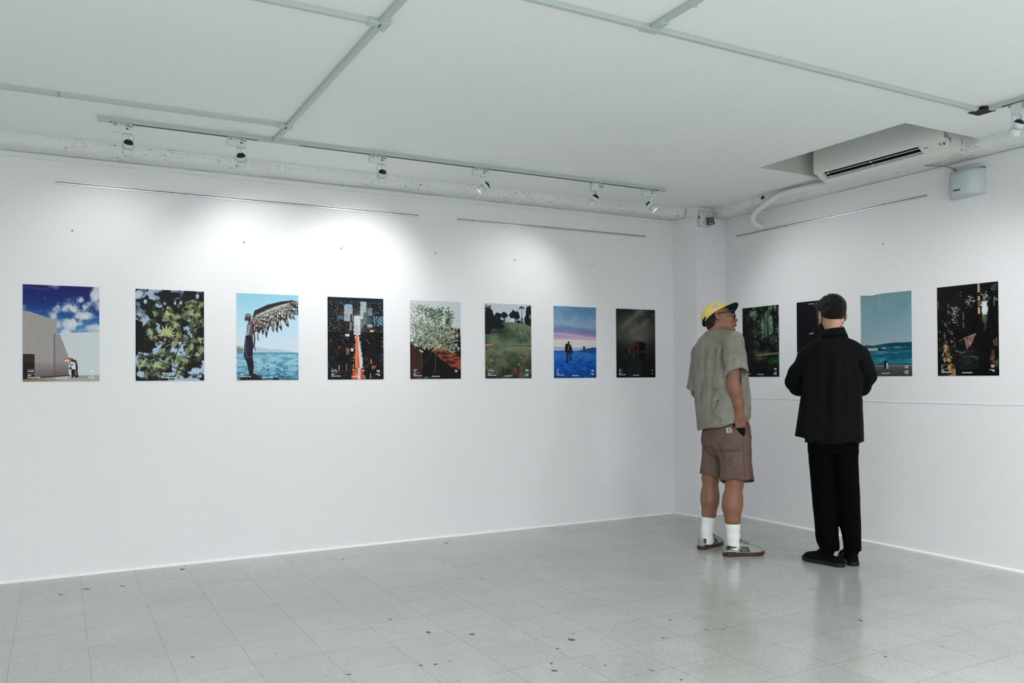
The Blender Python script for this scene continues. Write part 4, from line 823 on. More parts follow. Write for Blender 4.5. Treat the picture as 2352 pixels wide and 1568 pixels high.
def art_willow():
    p = Paint(9, (14, 22, 20)); R = p.rng; n = p.noise(10, 8, 5, .62); n2 = p.noise(30, 24, 4, .65, 3)
    br = np.exp(-((p.U-.55)/.3)**2-((p.V-.34)/.24)**2)+.7*np.exp(-((p.U-.25)/.12)**2-((p.V-.09)/.07)**2)+.5*np.exp(-((p.U-.8)/.25)**2-((p.V-.15)/.2)**2)
    p.mix(np.clip((br*.55+(n-.5)*1.6+(n2-.5)*1.3-.16)*1.8, 0, .85), (92, 116, 96)); p.mix(np.clip((br*.5+(n-.5)*1.4+(n2-.5)*1.8-.42)*3, 0, .9), (150, 170, 150))
    for _ in range(260):
        u, v = R.normal(.55, .22), R.normal(.33, .17)
        if v > .6: continue
        p.ell(u, v, .009, .012, (R.randint(120, 190), R.randint(150, 200), R.randint(130, 160)), .6, .3, R.uniform(1, 2))
    for u in (.12, .42, .5, .62, .70, .85): p.line([(u, 0), (u+R.uniform(-.03, .03), .6)], .05, (8, 12, 12), .55)
    p.mix(((p.U < .33) & (p.V > .14))*.75*np.clip((.36-p.U)*12, 0, 1), (13, 17, 18)); p.mix(np.exp(-((p.U-.6)/.16)**2-((p.V-.56)/.07)**2)*.85, (8, 12, 12)); p.mix(np.exp(-((p.U-.8)/.12)**2-((p.V-.55)/.09)**2)*.7, (9, 13, 14))
    p.mix(np.clip(np.exp(-((p.U-.5)/.25)**2-((p.V-.655)/.035)**2)+(n-.5), 0, 1)*.8, (58, 92, 66)); p.mix(np.clip(np.exp(-((p.V-.685-.01*np.sin(p.U*5))/.018)**2)*np.clip((p.U-.28)*7, 0, 1)+(n2-.5)*.6-.2, 0, 1), (156, 148, 112)); p.mix(np.exp(-((p.U-.5)/.18)**2-((p.V-.74)/.03)**2)*.85, (104, 76, 46)); p.mix(np.clip(np.exp(-((p.U-.92)/.25)**2-((p.V-.78)/.06)**2)*1.2+(n2-.5)*1.3-.3, 0, .95), (40, 90, 62)); p.mix(np.clip((p.V-.80)*5, 0, 1), (9, 10, 10)); p.mix(np.clip((.3-p.U)*4, 0, 1)*(p.V > .55)*.8, (10, 13, 13))
    p.mul(1-.25*(p.V < .012)); return p.done(4)
def art_night():
    p = Paint(10, (12, 13, 18)); p.mix(np.exp(-((p.U-.72)/.25)**2-((p.V-.55)/.25)**2)*.8, (26, 32, 54)); p.mix(np.exp(-((p.U-.75)/.2)**2-((p.V-.15)/.15)**2)*.6, (46, 48, 50))
    for u0, u1, v in ((.30, .42, .035), (.48, .56, .032)): 
        for q in range(6): p.ell(u0+(u1-u0)*q/5, v+.004*(q % 2), .010, .006, (200, 216, 220))
    p.line([(.43, .05), (.435, .075)], .012, (90, 116, 120)); p.ell(.56, .12, .012, .009, (130, 136, 124)); p.ell(.50, .175, .012, .014, (160, 196, 206)); p.ell(.66, .225, .015, .010, (190, 200, 200)); p.line([(.31, .435), (.40, .425)], .018, (206, 208, 206))
    p.line([(.14, .62), (.25, .62)], .02, (190, 96, 88)); p.line([(.62, .61), (.71, .61)], .02, (150, 110, 104)); p.line([(0, .68), (.3, .675)], .012, (170, 168, 160)); p.line([(.35, .695), (.56, .69)], .03, (240, 220, 196))
    p.poly([(.42, .575), (.48, .57), (.51, .60), (.52, .64), (.49, .69), (.43, .69), (.42, .64), (.45, .61)], (226, 74, 104)); p.ell(.44, .58, .02, .015, (230, 150, 120)); p.ell(.41, .555, .010, .008, (200, 120, 90)); p.line([(.30, .735), (.42, .73)], .02, (150, 120, 100)); p.ell(.36, .755, .03, .012, (96, 150, 120)); p.mix(((p.V > .80))*.6, (16, 16, 18)); p.mix(np.exp(-((p.U-.45)/.08)**2-((p.V-.63)/.05)**2)*.25, (200, 70, 80)); return p.done(3)
def art_sea():
    p = Paint(11); n = p.noise(5, 50, 4, .6); n2 = p.noise(30, 40, 3, .6, 2)
    p.grad([(0, (104, 146, 156)), (.2, (126, 162, 174)), (.45, (146, 174, 186)), (.63, (160, 182, 194))], 0, .66); p.mix(np.exp(-((p.U-.38)/.04)**2)*(p.V < .2)*.22, (170, 192, 200)); p.mix(np.clip((p.noise(3, 3, 3, .5, 5)-.5)*1.5, 0, .3)*(p.V < .6), (150, 178, 188))
    p.poly([(0, .64), (.1, .615), (.25, .625), (.42, .612), (.5, .605), (.62, .60), (.7, .598), (.85, .602), (1, .60), (1, .66), (0, .67)], (34, 86, 104)); p.poly([(.5, .625), (.62, .605), (.85, .61), (1, .61), (1, .65), (.5, .65)], (22, 72, 90))
    p.grad([(.642, (18, 84, 104)), (.68, (16, 92, 116)), (.71, (60, 130, 152)), (.75, (22, 100, 126)), (.82, (40, 118, 142)), (.85, (56, 132, 154)), (.865, (14, 52, 62))], .642, .866); sea = (p.V > .642) & (p.V < .86); p.mix(sea*np.clip((n-.55)*6, 0, .5), (96, 158, 176)); p.mix(sea*np.clip((.45-n)*6, 0, .4), (6, 66, 88))
    p.poly([(0, .655), (.13, .658), (.34, .66), (.36, .685), (.14, .69), (0, .69)], (190, 186, 178)); p.poly([(.34, .66), (.40, .658), (.42, .67), (.52, .675), (.52, .685), (.34, .687)], (26, 32, 36)); p.poly([(.42, .655), (.50, .66), (.50, .672), (.42, .67)], (190, 196, 196)); p.line([(.66, .655), (.77, .655)], .012, (176, 190, 196))
    p.grad([(.862, (24, 60, 70)), (.872, (150, 168, 176)), (.880, (96, 98, 94)), (.92, (84, 86, 82)), (1, (66, 68, 64))], .862, 1); p.a += ((n2-.5)*26*(p.V > .885))[..., None]
    p.poly([(.46, .83), (.505, .83), (.505, .912), (.462, .912)], (20, 22, 26)); p.ell(.485, .826, .02, .012, (16, 16, 18)); p.poly([(.505, .835), (.53, .84), (.535, .865), (.51, .87)], (222, 224, 226)); p.line([(.515, .865), (.508, .91)], .014, (214, 214, 214)); p.line([(.525, .865), (.543, .905)], .014, (206, 206, 206)); p.ell(.517, .828, .014, .01, (30, 24, 24))
    p.flower(.93, .06, .033, (134, 166, 176), .6); return p.done(4)
def art_forest():
    p = Paint(12, (13, 15, 15)); R = p.rng; n = p.noise(24, 34, 5, .62); n2 = p.noise(8, 10, 4, .6, 3)
    p.mix(np.clip((p.noise(3, 3, 3, .5, 6)-.35)*1.4, 0, .6)*(p.U < .6), (40, 46, 46)); p.mix(np.exp(-((p.U-.62)/.16)**2-((p.V-.42)/.20)**2)*.85, (7, 8, 9)); p.mix(np.exp(-((p.U-.5)/.22)**2-((p.V-.80)/.12)**2)*.6*(.4+n), (44, 54, 52))
    p.poly([(.68, .02), (.715, .02), (.72, .55), (.66, .55)], (24, 20, 18))
    for v0, v1, c in ((.0, .10, (196, 172, 140)), (.14, .19, (206, 178, 146)), (.20, .25, (140, 100, 72)), (.26, .33, (220, 190, 158))): p.poly([(.678, v0), (.712, v0), (.715, v1), (.675, v1)], c, .9)
    p.mix(np.clip((np.exp(-((p.U-.78)/.055)**2-((p.V-.28)/.09)**2)*1.5+(n-.5)*1.8-.5)*3, 0, 1), (220, 226, 232)); p.mix(np.clip(np.exp(-((p.U-.78)/.05)**2-((p.V-.39)/.05)**2)*1.3+(n-.5)-.2, 0, .8), (98, 118, 70)); p.mix(np.clip(np.exp(-((p.U-.78)/.04)**2-((p.V-.48)/.1)**2)+(n-.5)*1.6-.4, 0, .6), (84, 96, 76)); p.poly([(.84, .1), (.91, .1), (.92, .8), (.85, .8)], (9, 9, 9))
    for u, v, k in ((.28, .27, 16), (.30, .31, 14), (.54, .20, 18), (.55, .15, 10), (.36, .26, 8), (.62, .18, 8), (.82, .16, 16), (.78, .12, 10), (.40, .11, 4), (.94, .17, 8), (.30, .38, 12), (.16, .42, 8), (.2, .52, 6)):
        for _ in range(k): p.ell(R.normal(u, .028), R.normal(v, .022), R.uniform(.004, .013), R.uniform(.003, .008), (R.randint(150, 226), R.randint(170, 226), R.randint(170, 220)), .85, .3, R.uniform(0, 3))
    p.mul(np.where((p.V < .13) & (p.U < .62), .7, 1.0))
    for u, v, h in ((.19, .20, .035), (.19, .27, .035), (.44, .31, .07), (.44, .42, .045), (.02, .17, .05), (.23, .60, .03), (.12, .53, .05), (.93, .20, .05), (.96, .60, .08), (.92, .62, .05)): p.line([(u, v), (u+.004, v+h)], .022, (150, 112, 84), .8)
    p.mix(np.clip(np.exp(-((p.U-.14-.0*p.V)/.07)**2-((p.V-.68)/.06)**2)*1.3+(n-.5)*1.8-.35, 0, 1), (226, 196, 150)); p.poly([(.13, .72), (.18, .74), (.25, .88), (.31, .99), (.24, 1.0), (.16, .92), (.17, .84)], (150, 110, 66), .95)
    w_ = p.pmask([(.10, .66), (.18, .66), (.33, 1.0), (.2, 1.0), (.08, .8)], (slice(None), slice(None))); p.mix(w_*np.clip((n-.52)*6, 0, 1)*.9, (230, 200, 156)); p.mix(w_*np.clip((.47-n)*6, 0, 1)*.8, (30, 20, 12))
    p.poly([(.44, .58), (.53, .57), (.64, .545), (.60, .62), (.55, .675), (.50, .71), (.47, .65)], (104, 76, 76)); 
    for a, b in (((.47, .60), (.50, .70)), ((.60, .56), (.54, .67)), ((.56, .585), (.50, .62)), ((.64, .55), (.52, .575))): p.line([a, b], .014, (190, 156, 152), .85)
    p.line([(.36, .62), (.46, .585), (.64, .54)], .010, (170, 150, 140), .8); p.ell(.54, .64, .035, .02, (176, 136, 134), .8)
    for _ in range(60): u, v = R.uniform(.2, .65), R.uniform(.70, .92); p.line([(u, v), (u+R.uniform(.01, .05), v+R.uniform(-.006, .008))], .006, (92, 110, 100), .6)
    p.line([(.30, .72), (.40, .745), (.46, .74)], .012, (150, 164, 140), .8); p.line([(.55, .785), (.65, .795)], .010, (150, 164, 140), .8)
    p.mix(np.clip(np.exp(-((p.U-.90)/.05)**2-((p.V-.80)/.10)**2)*1.2+(n-.5)*1.8-.35, 0, .9), (150, 96, 70)); p.mix(np.clip(np.exp(-((p.U-.97)/.04)**2-((p.V-.86)/.1)**2)+(n-.5)*1.6-.4, 0, .7), (120, 110, 84)); p.mix(np.clip((n-.62)*8, 0, .5)*(p.U < .3)*(p.V > .5), (150, 140, 120))
    p.flower(.925, .068, .04, (104, 130, 128), .9); return p.done(4)

def print_mat():
    t = NT('photo_paper'); a = t.n('ShaderNodeVertexColor', layer_name='print'); t.l(a.outputs[0], t.b.inputs['Base Color'])
    t.set(.38, .14); t.bump(t.noise(3.2, 2, .5), .004, .25); return t.m
M_print = print_mat()
M_cap = simple('white_print_lettering', (238, 242, 246), .5, .2, var=0)
M_capd = simple('grey_print_lettering', (168, 172, 184), .5, .2, var=0)
FLAT = Matrix.Rotation(PI/2, 4, 'X')
def poster(label, art, wall, pos, bow=0, capl=None, capr=None, curl=0, low=1.21):
    """pos: left edge along the wall (x on the left wall, y on the right one)"""
    Wd, Ht = .417, .592
    if wall == 'left': r = empty('photo_print', (pos, -.0012, low)); 
    else: r = empty('photo_print', (XR-.0012, pos, low), (0, 0, -PI/2))
    tag(r, label, 'poster', 'photo prints hung in a row')
    col = art()
    u = np.linspace(0, 1, PW_); v = np.linspace(0, 1, PH); U, V = np.meshgrid(u, v)
    # sheets bow off the wall a little between their stuck corners
    rs = np.random.RandomState(int(abs(pos)*100)); k1, k2 = rs.uniform(1, 2.2, 2)
    off = .0016 + bow*.004*np.sin(U*PI)**2*np.exp(-V*9) + .0018*(value_noise((PH, PW_), (3, 2), int(abs(pos)*91), 2)-.2).clip(0)
    X = U*Wd; Z = (1-V)*Ht - curl*.006*np.exp(-((U-.22)/.12)**2)*(V < .02)
    Y = -off
    sh = grid_mesh('sheet', X, Y, Z, M_print, r, None, True, col.reshape(-1, 3))
    # thickness: a white back sheet with edges
    m = MB(); m.box((.0006, -.0008, .0006), (Wd-.0006, .0008, Ht-.0006)); m.build('backing', M_cap, r)
    def txt(s, x, z, size, al='LEFT', mt=M_cap, bold=.0004, name='lettering'):
        yo = -.0030
        return text_obj(name, s, size, Matrix.Translation((x, yo-bow*.0, z)) @ FLAT, mt, sh, al, bold, .0001)
    if capl:
        txt(capl[0], .026, .0715, .0062, mt=M_capd, bold=.0002); txt(capl[1], .026, .0590, .0098)
        txt('Exhibition Venue', .026, .0445, .0062, mt=M_capd, bold=.0002); txt('SPAF', .026, .0335, .0088); txt('Romantic Art Lab.', .026, .0225, .0092)
    if capr:
        for i, (s, z, al) in enumerate(capr): txt(s, .388, z, .0082, 'RIGHT')
    txt('photospaceproject', .207, .0175, .0088, 'CENTER', name='address')
    return r
G = .6262
R3 = [('Camera', .066, 0), ('Film 400', .056, 0), ('Lens', .036, 0), ('F2.8 1/250', .026, 0), ('ISO 400', .016, 0)]
R2 = [('Fujifilm', .062, 0), ('X100V', .052, 0), ('XF 23mm', .034, 0), ('F2.0', .025, 0)]
LX = [-3.753+G*k for k in range(8)]
poster('photo print of a blue sky over a white building, leftmost on the long wall', art_building, 'left', LX[0], 0, ('Photographer', 'CCWEI'), R3)
poster('photo print of pale green maple leaves against dark branches', art_maple, 'left', LX[1], .4, None, None)
poster('photo print of a man with a large feathered wing beside the sea', art_wing, 'left', LX[2], 0, ('', ''), None)
poster('photo print of a city at night with an orange lit avenue', art_city, 'left', LX[3], 0, ('Photographer', 'Jason Wang'), R2)
poster('photo print of a pale-leaved tree over dark brown walls', art_tree, 'left', LX[4], .6, ('Photographer', 'ALEX'), R2[:2])
poster('photo print of a golf course with people and red balls', art_golf, 'left', LX[5], 0, ('Photographer', 'Ann S Wang'), R3)
poster('photo print of a blue desert with a walking figure and pink clouds', art_desert, 'left', LX[6]+.003, 0, ('Photographer', 'Echo'), R2)
poster('dark photo print of a red hut on stilts, last before the corner', art_hut, 'left', LX[7], 0, ('Photographer', 'Margo'), [('Sony', .06, 0), ('A7', .03, 0)])
poster('photo print of a sunlit path under dark willow trees beside the capped man', art_willow, 'right', -.452, 0, ('', ''), R3)
poster('black photo print partly hidden by the head of the man in black', art_night, 'right', -1.060, 0, ('', ''), None)
poster('photo print of a pale blue sky over sea and sand', art_sea, 'right', -1.671, .3, None, R3, curl=1)
poster('photo print of a dark forest with sunlit bark, nearest on the right wall', art_forest, 'right', -2.281, .8, ('Photographer', 'Joe'), R2)

# ================================================================== THE VISITORS
# Bodies and clothes are modelled as blended solids on a fine grid and skinned with a surface net.
def rot3(yaw=0, pitch=0, roll=0):
    """head-style rotation: x forward, y left, z up; pitch lifts the nose, roll tips the crown to the left"""
    return np.array((Matrix.Rotation(yaw, 3, 'Z') @ Matrix.Rotation(-pitch, 3, 'Y') @ Matrix.Rotation(-roll, 3, 'X')))
class Vol:
    def __init__(s, lo, hi, h):
        s.lo = np.array(lo, float); s.h = h; s.n = np.ceil((np.array(hi)-s.lo)/h).astype(int)+1
        s.ax = [s.lo[i]+h*np.arange(s.n[i]) for i in range(3)]; s.d = np.full(s.n, .5, np.float32)
    def sub(s, lo, hi):
        a = [max(0, int((lo[i]-s.lo[i])/s.h)) for i in range(3)]; b = [max(a[i], min(int(s.n[i]), int((hi[i]-s.lo[i])/s.h)+2)) for i in range(3)]
        sl = tuple(slice(a[i], b[i]) for i in range(3)); return sl, np.meshgrid(*[s.ax[i][sl[i]].astype(np.float32) for i in range(3)], indexing='ij', sparse=True)
    def put(s, f, lo, hi, k=.0, op='u'):
        m = max(k, .012)+.03; sl, P = s.sub(np.array(lo)-m, np.array(hi)+m)
        if min(q.stop-q.start for q in sl) <= 0: return s
        v = f(*P); D = s.d[sl]
        if op == 'u':
            if k: h = np.clip(.5+.5*(D-v)/k, 0, 1); r = D*(1-h)+v*h-k*h*(1-h)
            else: r = np.minimum(D, v)
        elif op == 's':
            if k: h = np.clip(.5-.5*(D+v)/k, 0, 1); r = D*(1-h)-v*h+k*h*(1-h)
            else: r = np.maximum(D, -v)
        elif op == 'i': r = np.maximum(D, v)
        s.d[sl] = r; return s
    def cap(s, a, b, ra, rb=None, k=.01, op='u'):
        rb = ra if rb is None else rb; a = np.array(a, float); b = np.array(b, float); R = max(ra, rb); d = b-a; L = float(d@d)+1e-12
        def f(X, Y, Z):
            t = np.clip(((X-a[0])*d[0]+(Y-a[1])*d[1]+(Z-a[2])*d[2])/L, 0, 1)
            return np.sqrt((X-a[0]-t*d[0])**2+(Y-a[1]-t*d[1])**2+(Z-a[2]-t*d[2])**2)-(ra+(rb-ra)*t)
        return s.put(f, np.minimum(a, b)-R, np.maximum(a, b)+R, k, op)
    def chain(s, pts, k=.012, op='u'):
        for (p, r), (q, r2) in zip(pts[:-1], pts[1:]): s.cap(p, q, r, r2, k, op)
        return s
    def ell(s, c, r, M=None, k=.01, op='u'):
        c = np.array(c, float); r = np.array(r, float); M = np.eye(3) if M is None else M; R = r.max()
        def f(X, Y, Z):
            x, y, z = X-c[0], Y-c[1], Z-c[2]; q = [(x*M[0, i]+y*M[1, i]+z*M[2, i]) for i in range(3)]
            k0 = np.sqrt(sum((q[i]/r[i])**2 for i in range(3))); k1 = np.sqrt(sum((q[i]/r[i]**2)**2 for i in range(3)))+1e-9
            return k0*(k0-1)/k1
        return s.put(f, c-R, c+R, k, op)
    def box(s, c, hf, M=None, rd=.005, k=0, op='u'):
        c = np.array(c, float); M = np.eye(3) if M is None else M; R = float(np.linalg.norm(hf))
        def f(X, Y, Z):
            x, y, z = X-c[0], Y-c[1], Z-c[2]; q = [np.abs(x*M[0, i]+y*M[1, i]+z*M[2, i])-hf[i]+rd for i in range(3)]
            return np.sqrt(sum(np.maximum(v, 0)**2 for v in q))+np.minimum(np.maximum(np.maximum(q[0], q[1]), q[2]), 0)-rd
        return s.put(f, c-R, c+R, k, op)
    def sec(s, rows, k=.02, op='u', p=2.3, off=0.0):
        """stack of ovals: rows of (z, cx, cy, r_lateral, r_depth, angle of the lateral axis)"""
        A = np.array(rows, float); A = A[np.argsort(A[:, 0])]; R = A[:, 3:5].max()+off
        def f(X, Y, Z):
            z = Z.ravel(); g = [np.interp(z, A[:, 0], A[:, i]).astype(np.float32).reshape(Z.shape) for i in range(1, 6)]
            c_, s_ = np.cos(g[4]), np.sin(g[4]); x, y = X-g[0], Y-g[1]; u, v = x*c_+y*s_, -x*s_+y*c_
            rx, ry = g[2]+off, g[3]+off; q = (np.abs(u/rx)**p+np.abs(v/ry)**p)**(1/p); d = (q-1)*np.minimum(rx, ry)
            dz = np.maximum(A[0, 0]-Z, Z-A[-1, 0]); return np.maximum(d, dz)
        return s.put(f, (A[:, 1].min()-R, A[:, 2].min()-R, A[0, 0]), (A[:, 1].max()+R, A[:, 2].max()+R, A[-1, 0]), k, op)
    def plane(s, pt, n, lo, hi, op='i'):
        """keep the side the normal points away from, inside the box"""
        n = np.array(n, float)/np.linalg.norm(n); sl, P = s.sub(lo, hi); v = (P[0]-pt[0])*n[0]+(P[1]-pt[1])*n[1]+(P[2]-pt[2])*n[2]
        s.d[sl] = np.maximum(s.d[sl], v); return s
    def field(s, f): sl, P = s.sub(s.lo, s.lo+s.h*s.n); s.d += f(*P).astype(np.float32); return s
    def copy(s): v = Vol.__new__(Vol); v.__dict__.update(s.__dict__); v.d = s.d.copy(); return v
    def mesh(s, name, mat, parent=None, smooth=1):
        d = s.d; d[0] = d[-1] = .1; d[:, 0] = d[:, -1] = .1; d[:, :, 0] = d[:, :, -1] = .1
        ins = d < 0; n = d.shape; cells = np.zeros(tuple(x-1 for x in n), np.int8)
        for i in (0, 1):
            for j in (0, 1):
                for k in (0, 1): cells += ins[i:n[0]-1+i, j:n[1]-1+j, k:n[2]-1+k]
        act = (cells > 0) & (cells < 8); idx = np.full(act.shape, -1, np.int64); C = np.argwhere(act); idx[act] = np.arange(len(C))
        acc = np.zeros((len(C), 3)); cnt = np.zeros(len(C)); cor = {}
        for i in (0, 1):
            for j in (0, 1):
                for k in (0, 1): cor[i, j, k] = d[C[:, 0]+i, C[:, 1]+j, C[:, 2]+k]
        for a in range(3):
            for b in ((0, 0), (0, 1), (1, 0), (1, 1)):
                p = list(b); p.insert(a, 0); q = list(b); q.insert(a, 1); v0, v1 = cor[tuple(p)], cor[tuple(q)]
                m = (v0 < 0) != (v1 < 0); t = np.where(m, v0/np.where(v0 == v1, 1, v0-v1), 0)
                pos = np.tile(np.array(p, float), (len(C), 1)); pos[:, a] += t; acc += pos*m[:, None]; cnt += m
        V = s.lo+s.h*(C+acc/np.maximum(cnt, 1)[:, None]); Q = []
        for a in range(3):
            b, c = [(1, 2), (2, 0), (0, 1)][a]; sl0 = [slice(None)]*3; sl1 = [slice(None)]*3; sl0[a] = slice(0, -1); sl1[a] = slice(1, None)
            e0, e1 = ins[tuple(sl0)], ins[tuple(sl1)]; E = np.argwhere(e0 != e1); E = E[(E[:, b] > 0) & (E[:, c] > 0) & (E[:, b] < n[b]-1) & (E[:, c] < n[c]-1)]
            fl = e0[tuple(E.T)]; r = []
            for ob, oc in ((0, 0), (-1, 0), (-1, -1), (0, -1)):
                F = E.copy(); F[:, b] += ob; F[:, c] += oc; r.append(idx[tuple(F.T)])
            q = np.stack(r, 1); q[~fl] = q[~fl][:, ::-1]; Q.append(q)
        Q = np.concatenate(Q); Q = Q[(Q >= 0).all(1)]
        for _ in range(smooth):
            sm = np.zeros_like(V); c = np.zeros(len(V))
            for i in range(4):
                np.add.at(sm, Q[:, i], V[Q[:, (i+1) % 4]]+V[Q[:, (i+3) % 4]]); np.add.at(c, Q[:, i], 2)
            V = V*.5+.5*sm/np.maximum(c, 1)[:, None]
        return np_mesh(name, V, Q, mat, parent)
def folds(seed, amp, kz=(2, 9), kr=(14, 34), n=7, sharp=1.6):
    rs = np.random.RandomState(seed); T = []
    for i in range(n):
        q = rs.uniform(0, 2*PI); kk = rs.uniform(*kr); T.append((kk*math.cos(q), kk*math.sin(q), rs.uniform(*kz)*rs.choice([-1, 1]), rs.uniform(0, 6.28), rs.uniform(.5, 1)))
    tot = sum(t[4] for t in T)
    def f(X, Y, Z):
        o = 0
        for a, b, c, ph, w_ in T: o = o + w_*(1-np.abs(np.sin((a*X+b*Y+c*Z)*.5+ph+.8*np.sin(5*Z+ph)))**(1/sharp))
        return -amp*(o/tot-.32)*2
    return f
def hand(V, wr, d, palm_n, thumb_side, curl=.5, sc=1.0, spread=.12):
    """hand from wrist point wr pointing along d; palm_n faces out of the palm; five separate fingers"""
    d = np.array(d, float); d /= np.linalg.norm(d); n = np.array(palm_n, float); n -= d*(n@d); n /= np.linalg.norm(n); t = np.array(np.cross(d, n)); t *= np.sign(t@np.array(thumb_side, float)) or 1
    M = np.stack([d, t, n], 1); wr = np.array(wr, float)
    V.ell(wr+d*.048*sc, (.052*sc, .040*sc, .016*sc), M, .02); V.cap(wr-d*.01, wr+d*.03*sc, .024*sc, .024*sc, .02)
    for i, (off, L, r) in enumerate(((.030, .068, .0088), (.010, .076, .0092), (-.010, .070, .0088), (-.029, .056, .0078))):
        p = wr+d*(.086-.004*abs(i-1))*sc+t*off*sc; dd = d+t*spread*(off/.03); dd /= np.linalg.norm(dd); ang = 0; seg = (L*.45, L*.31, L*.26)
        for j, l in enumerate(seg):
            ang += curl*(.55, .9, .6)[j]; dr = dd*math.cos(ang)+n*math.sin(ang); q = p+dr*l*sc; V.cap(p, q, (r-.0006*j)*sc, (r-.0006*(j+1))*sc, .004); p = q
    p = wr+d*.022*sc+t*.026*sc; dd = d*.72+t*.62+n*.28; dd /= np.linalg.norm(dd); q = p+dd*.038*sc; V.cap(p, q, .0125*sc, .0105*sc, .012)
    dr = d*.86+t*.30+n*.42; dr /= np.linalg.norm(dr); V.cap(q, q+dr*.030*sc, .0102*sc, .0085*sc, .004)
def head(V, O, M, sc=1.0, jw=1.0):
    """head about the point between the ears; returns a function from head space to body space"""
    O = np.array(O, float); T = lambda p: O+M@(np.array(p, float)*sc)
    E = lambda c, r, k=.012, op='u', M2=None: V.ell(T(c), np.array(r)*sc, M if M2 is None else M@M2, k, op)
    E((-.008, 0, .036), (.090, .074, .082)); E((.030, 0, .010), (.066, .066*(jw+1)/2, .074), .03); E((.026, 0, -.044), (.062, .053*jw, .052), .03)
    V.cap(T((.0, .045*jw, -.035)), T((.060, .018, -.084)), .019*sc, .015*sc, .03); V.cap(T((.0, -.045*jw, -.035)), T((.060, -.018, -.084)), .019*sc, .015*sc, .03)
    E((.078, 0, -.086), (.015, .019, .014), .018)                                    # chin
    for y in (1, -1):
        V.cap(T((.086, .012*y, .034)), T((.078, .042*y, .032)), .009*sc, .007*sc, .012)   # brow
        E((.106, .031*y, .010), (.016, .017, .011), .010, 's'); E((.082, .031*y, .009), (.0135, .0145, .0115), .003)   # socket, eyeball
        V.cap(T((.0955, .019*y, .0135)), T((.088, .044*y, .0125)), .0022*sc, .0018*sc, .002)
        E((.072, .048*y, -.022), (.018, .016, .018), .022)                           # cheekbone
        E((.103, .0125*y, -.0285), (.0105, .0075, .0075), .006)                      # nostril wing
        # ear: rim, hollow, lobe
        R2 = np.array(Matrix.Rotation(-.30*y, 3, 'Z') @ Matrix.Rotation(.18, 3, 'Y'))
        E((-.008, .081*y, .004), (.019, .0085, .033), .004, 'u', R2); E((-.003, .090*y, .006), (.0105, .007, .021), .004, 's', R2); E((.004, .084*y, -.006), (.006, .006, .008), .003, 'u', R2); E((-.001, .080*y, -.026), (.009, .006, .010), .005)
    V.cap(T((.090, 0, .022)), T((.114, 0, -.020)), .0075*sc, .0095*sc, .009); E((.114, 0, -.024), (.0115, .0105, .0095), .006)     # nose
    E((.092, 0, -.053), (.013, .026, .014), .012)
    E((.1035, 0, -.0510), (.0062, .021, .0048), .003); E((.1015, 0, -.0610), (.0066, .0185, .0056), .003); None
    E((.088, 0, -.074), (.010, .016, .007), .008, 's')
    return T
def skin_mat(name, a, b):
    t = NT(name); n = t.noise(14, 4, .6); c = t.mix(n, lin(a), lin(b)); m2 = t.ramp(t.noise(240, 2, .5), [(.3, (.90, .88, .86)), (.6, (1, 1, 1))]); c = t.mix(.6, c, m2, 'MULTIPLY')
    t.color(c); t.set(.5, .35); t.b.inputs['Subsurface Weight'].default_value = .06; t.b.inputs['Subsurface Radius'].default_value = (.01, .004, .002); t.bump(t.noise(180, 3, .6), .0008, .4); return t.m
def cloth_mat(name, a, b, scale=5, weave=900, rough=.9, spec=.12, bump=.0006):
    t = NT(name); c = t.mix(t.ramp(t.noise(scale, 6, .65), [(.3, (0, 0, 0)), (.7, (1, 1, 1))]), lin(a), lin(b))
    f = t.ramp(t.noise(weave*.35, 2, .6), [(.3, (.86, .86, .86)), (.65, (1, 1, 1))]); c = t.mix(.7, c, f, 'MULTIPLY')
    t.color(c); t.set(rough, spec); t.bump(t.noise(weave*.4, 2, .5), bump, .5); return t.m
def seam(name, pts, r, mat, parent):
    m = MB(); m.tube(pts, r, 6); return m.build(name, mat, parent)
def hairline(name, V, mat, parent): return V.mesh(name, mat, parent)

